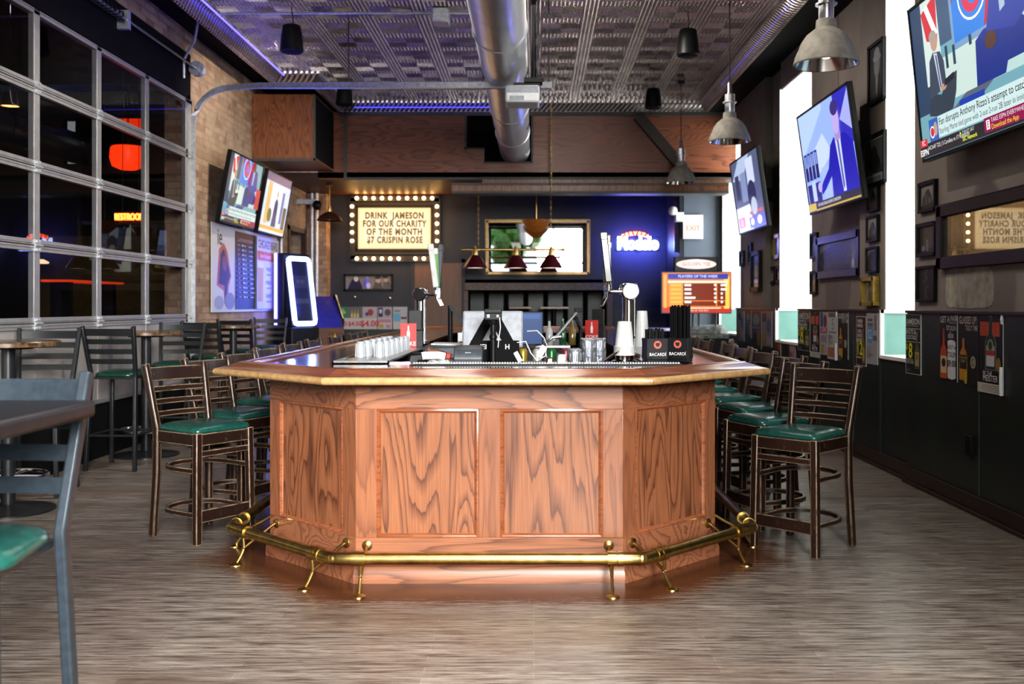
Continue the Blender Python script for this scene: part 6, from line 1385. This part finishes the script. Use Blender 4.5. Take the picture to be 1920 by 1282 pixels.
b = MB(); b.box(-.27, .42, -.38, .2, -.03, .03, Matrix.Translation((0, 0, zd+.03)) @ Matrix.Rotation(math.radians(14), 4, 'X')); b.build('control_deck', mat('deck_green', (.10, .16, .15), .3, vs=14, col2=(.5, .55, .5)), t, bevel=.01)
for k in range(4): b = MB(); b.ball((-.18+.16*k, -.18, zd+.05), .035, 10, (1, 1, .6)); b.build('button', WHITEPL, t)
for x in (-.12, -.04, .05, .3): b = MB(); b.tube([(x, .12, zd), (x, .08, zc-h/2)], .018, 8); b.build('leg', STEEL, t)
p = onY(1222, 617, 15.6); t = thing('bar_round_table', 'pale round table top behind the black caddies, seen past the bar', 'table', (p.x, 15.6, 0)); b = MB(); b.lathe([(.33, 1.01), (.34, 1.02), (.34, 1.045), (.33, 1.055)], n=28); b.build('tabletop', mat('lavender_laminate', (.42, .36, .62), .25), t); b = MB(); b.lathe([(.25, 0), (.25, .02), (.04, .04), (.04, 1.01)], n=14); b.build('pedestal', BLACK, t)
# ================================================================== OUTSIDE, LIGHT, CAMERA
LEAF = mat('street_leaves', (.10, .30, .04), .6, vs=14, col2=(.03, .10, .02))
t = thing('street_tree', 'green street tree outside the front windows, seen only in the mirror', 'tree', (-.95, -4.2, 0))
b = MB()
for k in range(26): 
    a_ = RN.uniform(0, 2*PI); r_ = RN.uniform(0, 1.0); b.ball((r_*math.cos(a_), r_*math.sin(a_)*.5, 4.2+RN.uniform(-.8, .9)), RN.uniform(.25, .5), 8)
b.build('crown', LEAF, t); b = MB(); b.tube([(0, 0, -.05), (.05, 0, 2), (0, 0, 4)], .09, 8); b.build('trunk', DARKWOOD, t)
def area(name, loc, rot, sx, sy, power, col=(1, 1, 1), spread=180):
    l = bpy.data.lights.new(name, 'AREA'); l.shape = 'RECTANGLE'; l.size = sx; l.size_y = sy; l.energy = power; l.color = col; l.spread = math.radians(spread)
    o = bpy.data.objects.new(name, l); C.objects.link(o); o.location = loc; o.rotation_euler = rot; return o
def point(name, loc, power, col, r=.08):
    l = bpy.data.lights.new(name, 'POINT'); l.energy = power; l.color = col; l.shadow_soft_size = r
    o = bpy.data.objects.new(name, l); C.objects.link(o); o.location = loc; return o
D = math.radians
area('daylight_shop_front', (1.75, -5.2, 3.6), (D(73), 0, D(17)), 3.4, 3.0, 640, (1, .97, .95), 62)
for i, y in enumerate((8.35, 11.95, 15.6)): area('daylight_window', (4.5, y-.5, 2.7), (D(90), 0, D(75)), 1.2, 3.4, 215, (.97, .99, 1))
area('room_fill_center', (-.3, 9.0, 4.35), (0, 0, 0), 1.6, 7, 80, (1, .92, .84))  # unseen fill light added to lift the walls
area('front_floor_fill', (.1, 2.4, 4.42), (0, 0, 0), 1.8, 1.2, 95, (1, .96, .9), 95)  # unseen overhead fill added to brighten the floor before the bar
area('blue_ceiling_wash', (-2.7, 10.3, 3.4), (PI, 0, 0), 1.0, 3.0, 16, (.12, .10, 1))
area('marquee_glow', (-2.52, 17.4, 2.85), (PI/2, 0, 0), 1.5, .8, 18, (1, .5, .15))
area('neon_blue_glow', (1.88, 17.5, 2.5), (PI/2, 0, 0), .8, .3, 26, (.12, .14, 1))
area('jukebox_glow', (-3.3, 15.0, 1.7), (0, D(90), 0), .8, .4, 16, (.10, .12, 1))
def spot(name, loc, tgt, power, col, size, r=.03):
    l = bpy.data.lights.new(name, 'SPOT'); l.energy = power; l.color = col; l.spot_size = math.radians(size); l.spot_blend = .8; l.shadow_soft_size = r
    o = bpy.data.objects.new(name, l); C.objects.link(o); o.location = loc; o.rotation_euler = (Vector(tgt)-Vector(loc)).to_track_quat('-Z', 'Y').to_euler(); return o
spot('left_wall_fill', (-2.2, 11.8, 4.35), (-4.05, 13.0, 3.0), 150, (1, .86, .70), 110)  # unseen warm spot added to light the brick
spot('right_wall_fill', (.9, 6.6, 4.4), (3.06, 6.6, 2.2), 70, (1, .93, .85), 120)  # unseen spot added to brighten the near right plaster
spot('right_wall_fill', (.9, 10.2, 4.4), (3.1, 10.4, 2.2), 70, (1, .93, .85), 120)  # second unseen spot added for the plaster further back
spot('left_wall_fill', (-2.0, 8.2, 4.35), (-4.05, 8.8, 1.0), 160, (1, .92, .84), 100)  # unseen spot added to brighten the garage door's lower panel
W = bpy.data.worlds.new('sky'); SC.world = W; W.use_nodes = True
bg = W.node_tree.nodes['Background']; bg.inputs[0].default_value = (.88, .95, 1, 1); bg.inputs[1].default_value = 1.8
cam = bpy.data.cameras.new('camera'); co = bpy.data.objects.new('camera', cam); C.objects.link(co); SC.camera = co
co.location = (0, 0, CAMH); co.rotation_euler = (PI/2, 0, 0)
cam.sensor_width = 36; cam.lens = 36*F/1920; cam.shift_x = -(CX-960)/1920; cam.shift_y = (641-CY)/1920*-1
cam.clip_start = .05; cam.clip_end = 100
cam.dof.use_dof = True; cam.dof.focus_distance = 5.3; cam.dof.aperture_fstop = 3.2
SC.view_settings.view_transform = 'Standard'; SC.view_settings.look = 'Medium High Contrast'; SC.view_settings.exposure = 0.22
SC.cycles.max_bounces = 8; SC.cycles.transparent_max_bounces = 16; SC.cycles.sample_clamp_indirect = 6; SC.cycles.caustics_reflective = False; SC.cycles.caustics_refractive = False
